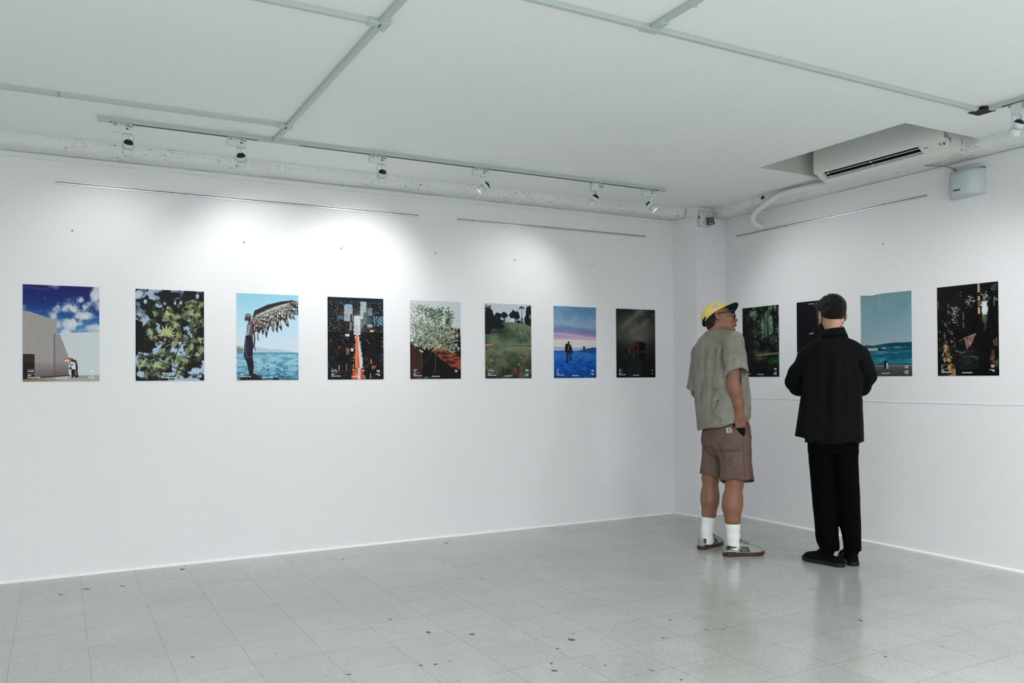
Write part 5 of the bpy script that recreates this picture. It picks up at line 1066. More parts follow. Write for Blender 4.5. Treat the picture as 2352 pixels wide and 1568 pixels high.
def shoe(root, heel, toe, hgt, mats, low=True, logo=None, L=.302, name='shoe'):
    """heel, toe: ground points in the figure's frame; returns the upper"""
    h, t_ = np.array(heel, float), np.array(toe, float); d = (t_-h)/np.linalg.norm(t_-h); ang = math.atan2(d[1], d[0])
    r = empty(name, (h[0], h[1], 0), (0, 0, ang)); r.parent = root
    foot = [(.040, .0345), (.085, .034), (.14, .0345), (.20, .0455), (.235, .0455), (.262, .036)]; yo = (0, .0, -.003, -.004, -.004, -.001)
    def fp(off):
        def f(X, Y, Z):
            o = None
            for (a, ra), (b, rb), y0, y1 in zip(foot[:-1], foot[1:], yo[:-1], yo[1:]):
                tt = np.clip((X-a)/(b-a), 0, 1); q = np.hypot(X-(a+(b-a)*tt), Y-(y0+(y1-y0)*tt))-(ra+(rb-ra)*tt)-off; o = q if o is None else np.minimum(o, q)
            return o
        return f
    V = Vol((-.01, -.07, -.004), (.32, .07, .05), .0028); g = fp(.0035)
    V.put(lambda X, Y, Z: np.maximum(g(X, Y, Z)+.03*np.clip(Z-.02, 0, 1), np.maximum(-.0005-Z+.012*np.clip((X-.25)/.05, 0, 1)**2, Z-(.026+.004*np.clip((X-.25)/.05, 0, 1)))), (-.01, -.07, 0), (.32, .07, .05)); V.mesh('sole', mats['sole'], r, 2)
    V = Vol((-.01, -.07, .015), (.32, .07, .15), .0028); g2 = fp(-.001)
    def top(X):
        return np.interp(X.ravel(), [0, .03, .06, .10, .125, .16, .20, .24, .275, .31], [.080*hgt, .078*hgt, .062*hgt, .064*hgt, .095*hgt, .088, .073, .064, .056, .036]).reshape(X.shape)
    def up(X, Y, Z):
        tp = top(X); q = np.clip((Z-.02)/(tp-.02+1e-6), 0, 1.3); inset = .030*q**3.0; e = g2(X, Y, Z)+inset*np.clip((X-.10)/.05, .22, 1)
        return np.maximum(e, Z-tp)
    V.put(up, (-.01, -.07, .018), (.32, .07, .13)); V.d[:] = np.where(np.isfinite(V.d), V.d, .5)
    V.put(lambda X, Y, Z: .018-Z, (-.01, -.07, .01), (.32, .07, .15), 0, 'i')
    V.chain([((.045, 0, .075), .023), ((.095, 0, .075), .026), ((.105, 0, .12), .024)], .006, 's'); V.chain([((.07, 0, .06), .026), ((.07, 0, .15), .03)], .006, 's')
    u = V.mesh('upper', mats['upper'], r, 2)
    V = Vol((.07, -.04, .05), (.21, .04, .14), .0025); V.chain([((.172, 0, .080), .012), ((.138, 0, .100), .013), ((.112, 0, .118*hgt+.004), .013), ((.100, 0, .132*hgt+.004), .011)], .01)
    M2 = np.array(Matrix.Rotation(.62, 3, 'Y')); V.box((.135, 0, .094), (.045, .024, .006), M2, .005, .012); V.mesh('tongue', mats['tongue'], r, 1)
    m = MB()
    for k in range(5):
        x = .120+.0150*k; z = .116-.0085*k; m.tube([(x-.004, -.026, z-.014), (x, -.016, z-.001), (x+.002, 0, z+.003), (x, .016, z-.001), (x-.004, .026, z-.014)], .0034, 6)
    m.tube([(.118, 0, .112), (.110, -.02, .118), (.118, -.034, .106), (.126, -.030, .098)], .0032, 6); m.tube([(.118, 0, .112), (.112, .022, .118), (.122, .036, .104)], .0022, 6)
    m.build('shoelace', mats['laces'], r); return r, u
def side_patch(name, r, u_pts, mat, off=.0045, side=-1, hgt=1.0):
    """a flat patch wrapped on the outer side of a shoe: points (x, z)"""
    foot = [(.040, .0345), (.085, .034), (.14, .0345), (.20, .0455), (.235, .0455), (.262, .036), (.30, .0)]
    m = MB(); n = 9; us = [p for p in u_pts]; top_, bot = us
    vs = []
    for k in range(n):
        t = k/(n-1)
        for j in range(4):
            s_ = j/3; x = (top_[0][0]+(top_[1][0]-top_[0][0])*t)*(1-s_)+(bot[0][0]+(bot[1][0]-bot[0][0])*t)*s_; z = (top_[0][1]+(top_[1][1]-top_[0][1])*t)*(1-s_)+(bot[0][1]+(bot[1][1]-bot[0][1])*t)*s_
            w_ = np.interp(x, [a for a, _ in foot], [b for _, b in foot]); tp = np.interp(x, [0, .03, .06, .10, .125, .16, .20, .24, .275, .31], [.080*hgt, .078*hgt, .062*hgt, .064*hgt, .095*hgt, .088, .073, .064, .056, .036])
            q = min(1.2, max(0, (z-.02)/(tp-.02))); ins = .030*q**3*min(1, max(.22, (x-.10)/.05)); vs.append((x, side*(w_-.001-ins+off), z))
    m.add(vs, [(k*4+j, k*4+j+1, (k+1)*4+j+1, (k+1)*4+j) for k in range(n-1) for j in range(3)], True); return m.build(name, mat, r)

# ------------------------------------------------------------------ the man in the yellow cap
def capped_man():
    root = empty('person', (.55, -1.43, 0), (0, 0, math.atan2(-.677, .736)))
    tag(root, 'person in yellow cap, grey t-shirt and brown shorts, hand in pocket', 'person')
    LA = -.873                       # direction of his lateral axis (his right side) seen from above
    hO = (-.046, .010, 1.604); hM = rot3(math.radians(7), math.radians(12), math.radians(26)); HS = 1.02
    Mskin = skin_mat('tan_skin', (146, 105, 84), (122, 86, 69))
    # ---- body
    V = Vol((-.30, -.30, .0), (.26, .36, 1.76), .0036)
    T = head(V, hO, hM, HS)
    V.cap((-.062, .012, 1.44), T((-.030, 0, -.050)), .060, .054, .03)
    V.sec([(.82, 0, .01, .130, .090, LA), (.95, -.01, .01, .135, .092, LA), (1.10, -.02, .01, .13, .085, LA), (1.28, -.035, .01, .14, .085, LA), (1.38, -.045, .01, .145, .08, LA), (1.45, -.055, 0, .11, .075, LA), (1.50, -.06, .01, .055, .055, LA)], .03)
    V.chain([((.00, -.07, 1.43), .040), ((.045, -.145, 1.435), .052), ((.046, -.192, 1.29), .046), ((.048, -.212, 1.155), .042), ((.062, -.208, 1.12), .043), ((.080, -.190, 1.03), .036), ((.088, -.178, .962), .0275)], .02)
    V.chain([((-.10, .09, 1.40), .045), ((-.165, .15, 1.385), .05), ((-.205, .20, 1.24), .044), ((-.205, .225, 1.10), .040), ((-.10, .27, 1.03), .034), ((.0, .27, .98), .027)], .02)
    hand(V, (.086, -.178, .962), (.10, .04, -1), (-.30, .9, 0), (.9, .4, 0), 1.35, 1.04)
    hand(V, (.0, .27, .98), (.7, -.2, -.6), (-.3, -.9, .2), (.2, .2, 1), .4, 1.0)
    RK, LK = (.052, -.125, .500), (-.112, .075, .500)
    V.chain([((.045, -.070, .85), .072), ((.055, -.10, .66), .072), (RK, .058)], .03); V.chain([((-.06, .085, .85), .088), ((-.09, .08, .66), .074), (LK, .056)], .03)
    V.chain([(RK, .057), ((.038, -.150, .38), .062), ((.034, -.158, .33), .0625), ((.036, -.160, .25), .048), ((.040, -.155, .13), .037), ((.040, -.155, .07), .036)], .03)
    V.chain([(LK, .054), ((-.116, .058, .38), .058), ((-.118, .053, .33), .058), ((-.124, .048, .25), .045), ((-.138, .040, .13), .036), ((-.140, .040, .07), .035)], .03)
    V.chain([((.030, -.165, .05), .028), ((.10, -.135, .045), .022), ((.19, -.095, .034), .015)], .01); V.chain([((-.150, .03, .05), .028), ((-.115, .10, .045), .022), ((-.07, .185, .034), .015)], .01)
    V.mesh('body', Mskin, root, 1)
    # ---- hair under the cap
    V = Vol(np.array(hO)-.2, np.array(hO)+.2, .0035); E = lambda c, r, k=.008, op='u': V.ell(T(c), np.array(r)*HS, hM, k, op)
    E((-.010, 0, .032), (.0945, .0775, .084)); E((-.034, 0, -.035), (.054, .058, .050), .02)
    E((.055, 0, -.02), (.052, .11, .12), .006, 's'); E((-.004, -.085, .006), (.024, .03, .038), .006, 's'); E((-.004, .085, .006), (.024, .03, .038), .006, 's'); E((.02, 0, -.075), (.075, .09, .05), .008, 's')
    V.mesh('hair', simple('black_hair', (14, 13, 13), .6, .3, bump=.001, nscale=60), root, 1)
    # ---- cap
    Mcap = cloth_mat('yellow_cotton', (238, 217, 132), (224, 200, 106), 4)
    CM = hM @ np.array(Matrix.Rotation(-math.radians(19), 3, 'Y')) @ np.array(Matrix.Rotation(-math.radians(4), 3, 'X')); CO = T((-.008, 0, .036)); Tc = lambda p: CO+CM@(np.array(p, float)*HS)
    V = Vol(np.array(hO)-.22, np.array(hO)+.24, .0033)
    V.ell(Tc((0, 0, .004)), np.array((.1015, .0865, .093))*HS, CM, 0); V.ell(Tc((.018, 0, .030)), np.array((.074, .072, .066))*HS, CM, .02)
    def cut(X, Y, Z):
        q = [X-CO[0], Y-CO[1], Z-CO[2]]; x, z = sum(q[i]*CM[i, 0] for i in range(3)), sum(q[i]*CM[i, 2] for i in range(3)); return -(z-(-.006+.12*np.maximum(x, 0)))*1.0+.0*x
    sl, P = V.sub(V.lo, V.lo+V.h*V.n); V.d = np.maximum(V.d, cut(*P)).astype(np.float32)
    V.ell(Tc((-.101, 0, .0)), np.array((.03, .034, .034))*HS, CM, .003, 's')
    cap_o = V.mesh('cap', Mcap, root, 1)
    Mgreen = cloth_mat('dark_green_underbrim', (6, 40, 34), (4, 30, 26), 6)
    m = MB(); n, k_ = 25, 9; top = []; bot = []
    for j in range(k_):
        r_ = j/(k_-1)
        for i in range(n):
            q = -1.30+2.60*i/(n-1); bx, by = .0965*math.cos(q), .0835*math.sin(q); L = .084*max(0, math.cos(q*1.15))**.42
            x, y = bx+L*r_*(.97), by*(1+.10*r_); z = .000-.16*(y*y)/.09*.9*(.35+.65*r_)+.010*r_*0
            top.append(Tc((x, y, z+.0035))); bot.append(Tc((x, y, z+.0004)))
    vs = top+bot; N = n*k_; fs = [(j*n+i, j*n+i+1, (j+1)*n+i+1, (j+1)*n+i) for j in range(k_-1) for i in range(n-1)]
    m.add(top, [f[::-1] for f in fs], True); m.add([vs[N-n+i] for i in range(n)]+[vs[2*N-n+i] for i in range(n)], [(i, i+1, n+i+1, n+i) for i in range(n-1)], True)
    m.add([vs[j*n] for j in range(k_)]+[vs[N+j*n] for j in range(k_)], [(j, j+1, k_+j+1, k_+j) for j in range(k_-1)], True); m.add([vs[j*n+n-1] for j in range(k_)]+[vs[N+j*n+n-1] for j in range(k_)], [(j, j+1, k_+j+1, k_+j) for j in range(k_-1)], True)
    br = m.build('brim', Mcap, cap_o); m = MB(); m.add(bot, fs, True); m.build('brim_underside', Mgreen, br)
    # side patch, strap, glasses
    Mp = NT('embroidered_patch'); c = Mp.ramp(Mp.noise(95, 5, .8, None, 1.5), [(.42, lin((34, 36, 80))), (.47, lin((206, 204, 222))), (.52, lin((236, 236, 240))), (.57, lin((120, 84, 140))), (.62, lin((222, 220, 232)))]); Mp.color(c); Mp.set(.8, .1)
    m = MB(); vs = [None]*0
    rr, aa = 6, 28
    for j in range(rr):
        for i in range(aa):
            q = 2*PI*i/aa; az = -PI/2+.20+.31*(j/(rr-1))*math.cos(q)*1.0; el = .36+.22*(j/(rr-1))*math.sin(q)
            u = np.array((math.cos(el)*math.cos(az), math.cos(el)*math.sin(az), math.sin(el))); R_ = 1/math.sqrt((u[0]/.1040)**2+(u[1]/.0890)**2+(u[2]/.0955)**2); vs.append(Tc(np.array((0, 0, .004))+u*R_))
    m.add(vs, [(j*aa+i, j*aa+(i+1) % aa, (j+1)*aa+(i+1) % aa, (j+1)*aa+i) for j in range(rr-1) for i in range(aa)], True); m.build('side_patch', Mp.m, cap_o)
    Mb = simple('black_webbing', (10, 10, 11), .7, .2)
    m = MB(); m.tube([Tc((-.076, -.056, .006)), Tc((-.090, -.040, .004)), Tc((-.100, -.02, .003)), Tc((-.102, 0, .003)), Tc((-.100, .02, .003)), Tc((-.090, .040, .004))], .0075*HS, 10); m.build('strap', Mb, cap_o)
    m = MB(); m.cyl(Tc((0, 0, .096)), Tc((0, 0, .1005)), .006, .004, 12); m.build('button', Mcap, cap_o)
    Mln = simple('smoked_lens', (26, 27, 29), .1, .6)
    Mg = simple('black_acetate', (8, 8, 9), .2, .5); gl = empty('glasses', (0, 0, 0)); gl.parent = root
    m = MB()
    for y in (1, -1):
        c0 = [(.112, y*(.008+.020+.0235*math.cos(q)), .010+.0185*math.sin(q)*(1 if math.sin(q) > 0 else 1.0)) for q in np.linspace(0, 2*PI, 17)]
        m.tube([T((a-.10*(b*b)/.1, b*1.02, c+.0)) for a, b, c in c0], .0036*HS, 8)
        m.tube([T((.106, y*.052, .020)), T((.092, y*.068, .020)), T((.05, y*.0735, .018)), T((.01, y*.0800, .016)), T((-.012, y*.084, .008))], lambda t: .0056*HS*(1-.35*t), 8)
    m.tube([T((.114, -.008, .014)), T((.117, 0, .017)), T((.114, .008, .014))], .0026*HS, 8); fr = m.build('frame', Mg, gl)
    for y in (1, -1):
        m = MB(); m.add([T((.112-.10*(b*b)/.1, b*1.02, c)) for b, c in [(y*(.028+.022*math.cos(q)), .010+.0175*math.sin(q)) for q in np.linspace(0, 2*PI, 18)[:-1]]], [tuple(range(17))]); m.build('lens', Mln, gl)
    # ---- t-shirt
    Msh = cloth_mat('washed_grey_green_cotton', (150, 148, 138), (122, 122, 112), 7)
    def shirt(V, off, long):
        V.sec([(.72, -.018, 0, .200, .155, LA), (.84, -.018, 0, .200, .155, LA), (1.0, -.022, 0, .205, .163, LA), (1.12, -.028, 0, .207, .158, LA), (1.22, -.034, 0, .205, .148, LA), (1.33, -.042, 0, .196, .130, LA), (1.40, -.050, 0, .175, .112, LA), (1.455, -.055, .005, .128, .090, LA), (1.495, -.060, .01, .086, .075, LA), (1.525 if not long else 1.56, -.063, .012, .070, .068, LA)], .02, p=2.4, off=off)
        V.chain([((-.068, .015, 1.485), .068+off), ((-.115, .06, 1.435), .078+off), ((-.150, .11, 1.385), .080+off)], .03); V.chain([((-.050, -.02, 1.488), .066+off), ((.0, -.09, 1.478), .062+off)], .03)
        e = .06 if long else 0
        for (a, ra), (b, rb), (c, rc) in ((((-.02, -.08, 1.480), .058), ((.052, -.160, 1.452), .068), ((.070, -.208, 1.232), .081)), (((-.10, .07, 1.425), .068), ((-.162, .145, 1.378), .072), ((-.212, .215, 1.115), .072))):
            b_, c_ = np.array(b), np.array(c); d = (c_-b_)/np.linalg.norm(c_-b_)
            W = Vol(V.lo, V.lo+V.h*(V.n-1), V.h); W.chain([(a, ra+off), (b, ra+off*1+.010), (tuple(b_*.5+c_*.5), (rb+rc)/2+off), (tuple(c_+d*(.16)), rc+off)], .02)
            n_ = d+np.array((.22, -.25, 0)) if b[0] > 0 else d; n_ /= np.linalg.norm(n_); sl, P = W.sub(W.lo, W.lo+W.h*W.n); v = sum((P[i]-(c_[i]+d[i]*e))*n_[i] for i in range(3)); W.d = np.maximum(W.d, v)
            k = .018; h = np.clip(.5+.5*(V.d-W.d)/k, 0, 1); V.d = (V.d*(1-h)+W.d*h-k*h*(1-h)).astype(np.float32)
    lo, hi = (-.33, -.32, .70), (.27, .33, 1.60)
    A = Vol(lo, hi, .0036); shirt(A, 0, False); B = Vol(lo, hi, .0036); shirt(B, -.016, True)
    F = folds(5, .015, (3, 9), (16, 40)); F2 = folds(8, .0065, (14, 30), (20, 50), 6)
    creases = [((-.045, -.10, 1.43), (-.115, -.13, 1.28), .013, .016), ((-.06, -.125, 1.40), (-.105, -.155, 1.22), .010, .012), ((-.13, -.04, 1.40), (-.165, -.09, 1.2), .012, .014), ((-.004, -.150, 1.40), (-.012, -.200, 1.26), .014, .022), ((.0, -.172, 1.26), (.020, -.176, 1.10), .010, .014),
               ((.01, -.165, 1.12), (-.10, -.15, .98), .012, .012), ((.02, -.165, 1.06), (-.14, -.10, .96), .011, .010), ((-.03, -.17, 1.15), (-.13, -.13, 1.06), .010, .010), ((.03, -.16, 1.0), (-.06, -.17, .90), .010, .009), ((-.17, -.05, 1.15), (-.19, -.06, .95), .011, .012), ((.11, -.08, 1.22), (.145, -.09, 1.0), .010, .012), ((.05, -.22, 1.41), (.045, -.262, 1.28), .009, .008), ((.09, -.21, 1.38), (.11, -.25, 1.26), .009, .007), ((-.10, -.135, 1.2), (-.12, -.14, .9), .012, .008)]
    def crf(X, Y, Z):
        o = 0
        for a, b, w_, dp in creases:
            a, b = np.array(a), np.array(b); d = b-a; L = d@d; t = np.clip(((X-a[0])*d[0]+(Y-a[1])*d[1]+(Z-a[2])*d[2])/L, 0, 1); q2 = (X-a[0]-t*d[0])**2+(Y-a[1]-t*d[1])**2+(Z-a[2]-t*d[2])**2
            o = o+dp*np.exp(-q2/(2*(w_*1.0)**2))*np.sin(PI*(.12+.80*t))
        return o*1.7
    wz = lambda Z: np.clip((1.47-Z)/.08, .15, 1)
    ff = lambda X, Y, Z: (F(X, Y, Z)+F2(X, Y, Z))*wz(Z)+crf(X, Y, Z)
    sl, P = A.sub(A.lo, A.lo+A.h*A.n); fv = ff(*P).astype(np.float32); A.d += fv; B.d += fv
    hem = (P[2]*-1+.838+(P[0]+.188)*.235+.004*np.sin(P[0]*40)).astype(np.float32); A.d = np.maximum(A.d, hem)
    A.d = np.maximum(A.d, -B.d)
    A.cap((-.066, .010, 1.60), (-.062, .010, 1.46), .066, .064, .004, 's')
    ts = A.mesh('t_shirt', Msh, root, 1)
    # collar ribbing
    m = MB(); ring = [(-.062+.060*math.cos(q), .011+.060*math.sin(q), 1.522-.004*math.cos(q)) for q in np.linspace(0, 2*PI, 25)]
    m.tube(ring, .0065, 10); m.build('collar', Msh, ts)
    # ---- shorts
    Mso = cloth_mat('brown_twill', (120, 99, 91), (98, 80, 73), 6)
    def legs(V, off, long):
        V.sec([(.66, -.004, 0, .12, .09, LA), (.70, -.004, 0, .155, .125, LA), (.74, -.004, 0, .176, .146, LA), (.80, -.002, 0, .182, .146, LA), (.88, 0, 0, .172, .132, LA), (.98, -.005, 0, .160, .118, LA)], .02, off=off)
        e = -.10 if long else 0
        for (a, ra), (b, rb), n_, zc in ((((.048, -.082, .80), (.112, .112)), ((.072, -.116, .42), (.116, .102)), (.06, -.22, -1), .496), (((-.052, .080, .80), (.108, .108)), ((-.094, .080, .42), (.100, .094)), (-.10, .0, -1), .512)):
            V2 = Vol(V.lo, V.lo+V.h*(V.n-1), V.h); V2.sec([(.36, b[0], b[1], rb[0], rb[1], LA+.5), (.50, b[0]*.9+a[0]*.1, b[1], rb[0]*.99, rb[1], LA+.5), (.62, (a[0]+b[0])/2, (a[1]+b[1])/2, ra[0]*.96, rb[1]*1.03, LA+.4), (.80, a[0], a[1], ra[0], ra[1], LA+.3), (.86, a[0], a[1], ra[0]*.8, ra[1]*.8, LA)], 0, off=off, p=2.2)
            sl, P = V2.sub(V2.lo, V2.lo+V2.h*V2.n); n_ = np.array(n_, float)/np.linalg.norm(n_); v = (P[0]-b[0])*n_[0]+(P[1]-b[1])*n_[1]+(P[2]-(zc+e))*n_[2]+.006*np.sin(P[0]*38+P[1]*30); V2.d = np.maximum(V2.d, v)
            k = .022; h = np.clip(.5+.5*(V.d-V2.d)/k, 0, 1); V.d = (V.d*(1-h)+V2.d*h-k*h*(1-h)).astype(np.float32)
    lo, hi = (-.26, -.27, .34), (.26, .26, 1.0)
    A = Vol(lo, hi, .0036); legs(A, 0, False); B = Vol(lo, hi, .0036); legs(B, -.011, True)
    F = folds(15, .0085, (8, 26), (14, 36)); sl, P = A.sub(A.lo, A.lo+A.h*A.n); fv = F(*P).astype(np.float32)
    for a, b, w_, dp in (((.02, -.19, .64), (-.05, -.15, .60), .012, .009), ((.03, -.20, .58), (.11, -.19, .61), .010, .008), ((-.05, -.13, .75), (-.035, -.19, .56), .010, .013), ((.12, -.13, .72), (.15, -.14, .56), .010, .009), ((.02, -.2, .54), (.10, -.2, .56), .009, .007), ((-.11, -.04, .78), (-.07, -.11, .60), .012, .012)):
        a, b = np.array(a), np.array(b); d = b-a; t = np.clip(((P[0]-a[0])*d[0]+(P[1]-a[1])*d[1]+(P[2]-a[2])*d[2])/(d@d), 0, 1); fv += (dp*np.exp(-((P[0]-a[0]-t*d[0])**2+(P[1]-a[1]-t*d[1])**2+(P[2]-a[2]-t*d[2])**2)/(2*w_**2*1.5))).astype(np.float32)
    A.d += fv; B.d += fv; A.d = np.maximum(A.d, -B.d)
    # slanting front pocket, gaping round the hand
    A.chain([((.060, -.212, .900), .008), ((.090, -.200, .870), .017), ((.108, -.190, .838), .013), ((.120, -.182, .812), .006)], .004, 's'); A.chain([((.125, -.165, .93), .014), ((.112, -.185, .87), .016)], .004, 's')
    sho = A.mesh('shorts', Mso, root, 1)
    V = Vol((-.0, -.24, .76), (.17, -.08, .95), .0035); V.chain([((.070, -.165, .89), .024), ((.098, -.158, .85), .026), ((.108, -.155, .80), .014)], .01); V.mesh('pocket_bag', simple('dark_pocket_lining', (22, 18, 18), .9, .1), sho, 1)
    # stitched lines follow the cloth: sampled on the shorts' own surface
    bvh_dg = None
    from mathutils.bvhtree import BVHTree
    def tree(o):
        return BVHTree.FromPolygons([v.co[:] for v in o.data.vertices], [p.vertices[:] for p in o.data.polygons])
    def hug(tr, pts, off=.0012, steps=14):
        out = []
        P_ = [Vector(p) for p in pts]
        for a, b in zip(P_[:-1], P_[1:]):
            for k in range(steps):
                q = a.lerp(b, k/steps); hit = tr.ray_cast(Vector((q.x*1.0, -1.0, q.z)), Vector((0, 1, 0)))
                if hit[0] is not None: out.append(hit[0]+Vector((0, -off, 0)))
        return out
    tr = tree(sho); Mst = simple('brown_stitching', (92, 75, 68), .9, .1); Mst2 = simple('pale_stitching', (124, 106, 96), .9, .1)
    for pts, r_ in (([(-.085, 0, .712), (.105, 0, .722)], .0016), ([(-.085, 0, .704), (.105, 0, .714)], .0012), ([(.108, 0, .81), (.112, 0, .70), (.118, 0, .56), (.118, 0, .50)], .0016), ([(-.122, 0, .80), (-.09, 0, .72), (-.062, 0, .60), (-.048, 0, .51)], .0018), ([(-.045, 0, .506), (.02, 0, .512), (.06, 0, .522), (.115, 0, .516), (.14, 0, .506)], .0012)):
        seam('seam', hug(tr, pts), r_, Mst, sho)
    seam('seam', hug(tr, [(.130, 0, .86), (.118, 0, .81), (.145, 0, .74), (.162, 0, .69)]), .0014, Mst2, sho)
    # woven label
    hit = tr.ray_cast(Vector((.018, -1, .850)), Vector((0, 1, 0)))
    if hit[0] is not None:
        c = hit[0]; nrm = Vector((hit[1].x, hit[1].y, hit[1].z*.3)); nrm = nrm if nrm.y < 0 else -nrm; nrm = (nrm+Vector((0, -1.2, 0))).normalized(); M_ = Matrix.Translation(c+nrm*.008) @ nrm.to_track_quat('Z', 'Y').to_matrix().to_4x4() @ Matrix.Rotation(.12, 4, 'Z')
        m = MB(); m.box((-.0175, -.0185, -.002), (.0175, .0175, .0015), M_); lb = m.build('label', simple('pale_blue_woven_label', (172, 190, 192), .8, .1), sho)
        m = MB(); vs = []
        for i in range(15):
            q = .7+4.9*i/14
            for r_ in (.0055, .0128): vs.append(M_ @ Vector((.004+math.cos(q)*r_*.95, .002+math.sin(q)*r_, .0021)))
        m.add(vs, [(2*i, 2*i+2, 2*i+3, 2*i+1) for i in range(14)]); m.box((-.012, -.0165, .0015), (.010, -.0145, .0022), M_); m.build('printed_letter', simple('gold_print', (122, 92, 52), .7, .2), lb)
    trs = tree(ts)
    # drop shoulder seam of the shirt and its back yoke
    Msts = simple('grey_stitching', (134, 134, 124), .9, .1)
    def hugs(pts, r_=.0018): return seam('seam', hug(trs, pts, .0004), r_*.75, Msts, ts)
    hugs([(-.040, 0, 1.365), (-.030, 0, 1.415), (-.012, 0, 1.445), (.005, 0, 1.462)]); hugs([(.002, 0, 1.462), (.035, 0, 1.448), (.065, 0, 1.425), (.082, 0, 1.40)], .0014); hugs([(-.19, 0, .858), (-.10, 0, .873), (.0, 0, .893), (.05, 0, .905)], .0012); hugs([(-.012, 0, 1.218), (.02, 0, 1.245), (.06, 0, 1.262), (.10, 0, 1.264)], .0012)
    # ---- socks
    Mk = NT('white_ribbed_sock'); Mk.color(lin((226, 231, 232))); Mk.set(.9, .1); Mk.bump(Mk.noise(120, 2, .5), .0008, .4)
    for (c, z1) in (([((.040, -.155, .05), .0405), ((.040, -.156, .13), .0425), ((.037, -.159, .20), .0455), ((.036, -.160, .262), .0505)], .243), ([((-.140, .040, .05), .040), ((-.138, .040, .13), .0415), ((-.129, .045, .20), .044), ((-.123, .049, .262), .0495)], .236)):
        V = Vol((c[0][0][0]-.09, c[0][0][1]-.09, .03), (c[0][0][0]+.10, c[0][0][1]+.11, .30), .0026); V.chain([(p, r_) for p, r_ in c], .01); cx, cy = c[2][0][0], c[2][0][1]
        fd = (.05, .03) if c[0][0][0] > 0 else (.022, .045); V.chain([((c[0][0][0], c[0][0][1], .055), .034), ((c[0][0][0]+fd[0], c[0][0][1]+fd[1], .05), .026)], .02)
        sl, P = V.sub(V.lo, V.lo+V.h*V.n); q = np.arctan2(P[1]-cy, P[0]-cx); V.d = (V.d+.0008*np.sin(q*34)*np.clip((P[2]-.12)*20, 0, 1)*np.clip((z1-.014-P[2])*80, 0, 1)-.0015).astype(np.float32); V.d = np.maximum(V.d, P[2]-z1-.10*(P[0]-cx)*-1*.0); V.mesh('sock', Mk.m, root, 1)
    # ---- shoes
    mats = dict(sole=simple('gum_rubber', (66, 39, 27), .5, .4), upper=NT('grey_suede').m, tongue=simple('grey_tongue', (150, 146, 136), .9, .1), laces=simple('grey_laces', (112, 110, 104), .9, .1))
    t = NT('grey_green_suede'); t.color(t.mix(t.noise(30, 4), lin((138, 144, 134)), lin((160, 166, 156)))); t.set(.9, .1); t.bump(t.noise(300, 2), .0006, .5); mats['upper'] = t.m
    Mdk = simple('dark_teal_leather', (28, 62, 56), .6, .3); Mslate = simple('slate_mesh_panel', (66, 80, 76), .8, .2); Mdf = simple('dark_lining', (10, 10, 10), .9, .1)
    for heel, toe in (((-.030, -.200), (.257, -.064)), ((-.188, -.017), (-.040, .262))):
        r_, u = shoe(root, heel, toe, 1.0, mats)
        side_patch('side_panel', r_, [[(.118, .068), (.168, .062)], [(.102, .030), (.178, .030)]], Mslate)
        side_patch('heel_tab', r_, [[(.006, .074), (.046, .064)], [(.010, .046), (.040, .050)]], Mdk, .002); side_patch('heel_line', r_, [[(.004, .034), (.085, .030)], [(.004, .028), (.082, .026)]], Mdf, .0025)
        m = MB(); Mx = Matrix.Translation((.136, -.0445, .047)) @ Matrix.Rotation(PI/2, 4, 'X') @ Matrix.Rotation(-.02, 4, 'Y')
        text_obj('logo', 'DC', .024, Mx @ Matrix.Translation((0, -.009, .0)), simple('grey_logo', (140, 146, 138), .7, .2), u, 'CENTER', .0006)
        m = MB(); m.tube([(.020, -.030, .0735), (.05, -.0335, .066), (.085, -.0325, .062)], .0035, 8); m.build('collar_lining', Mdf, r_)
    return root
capped_man()

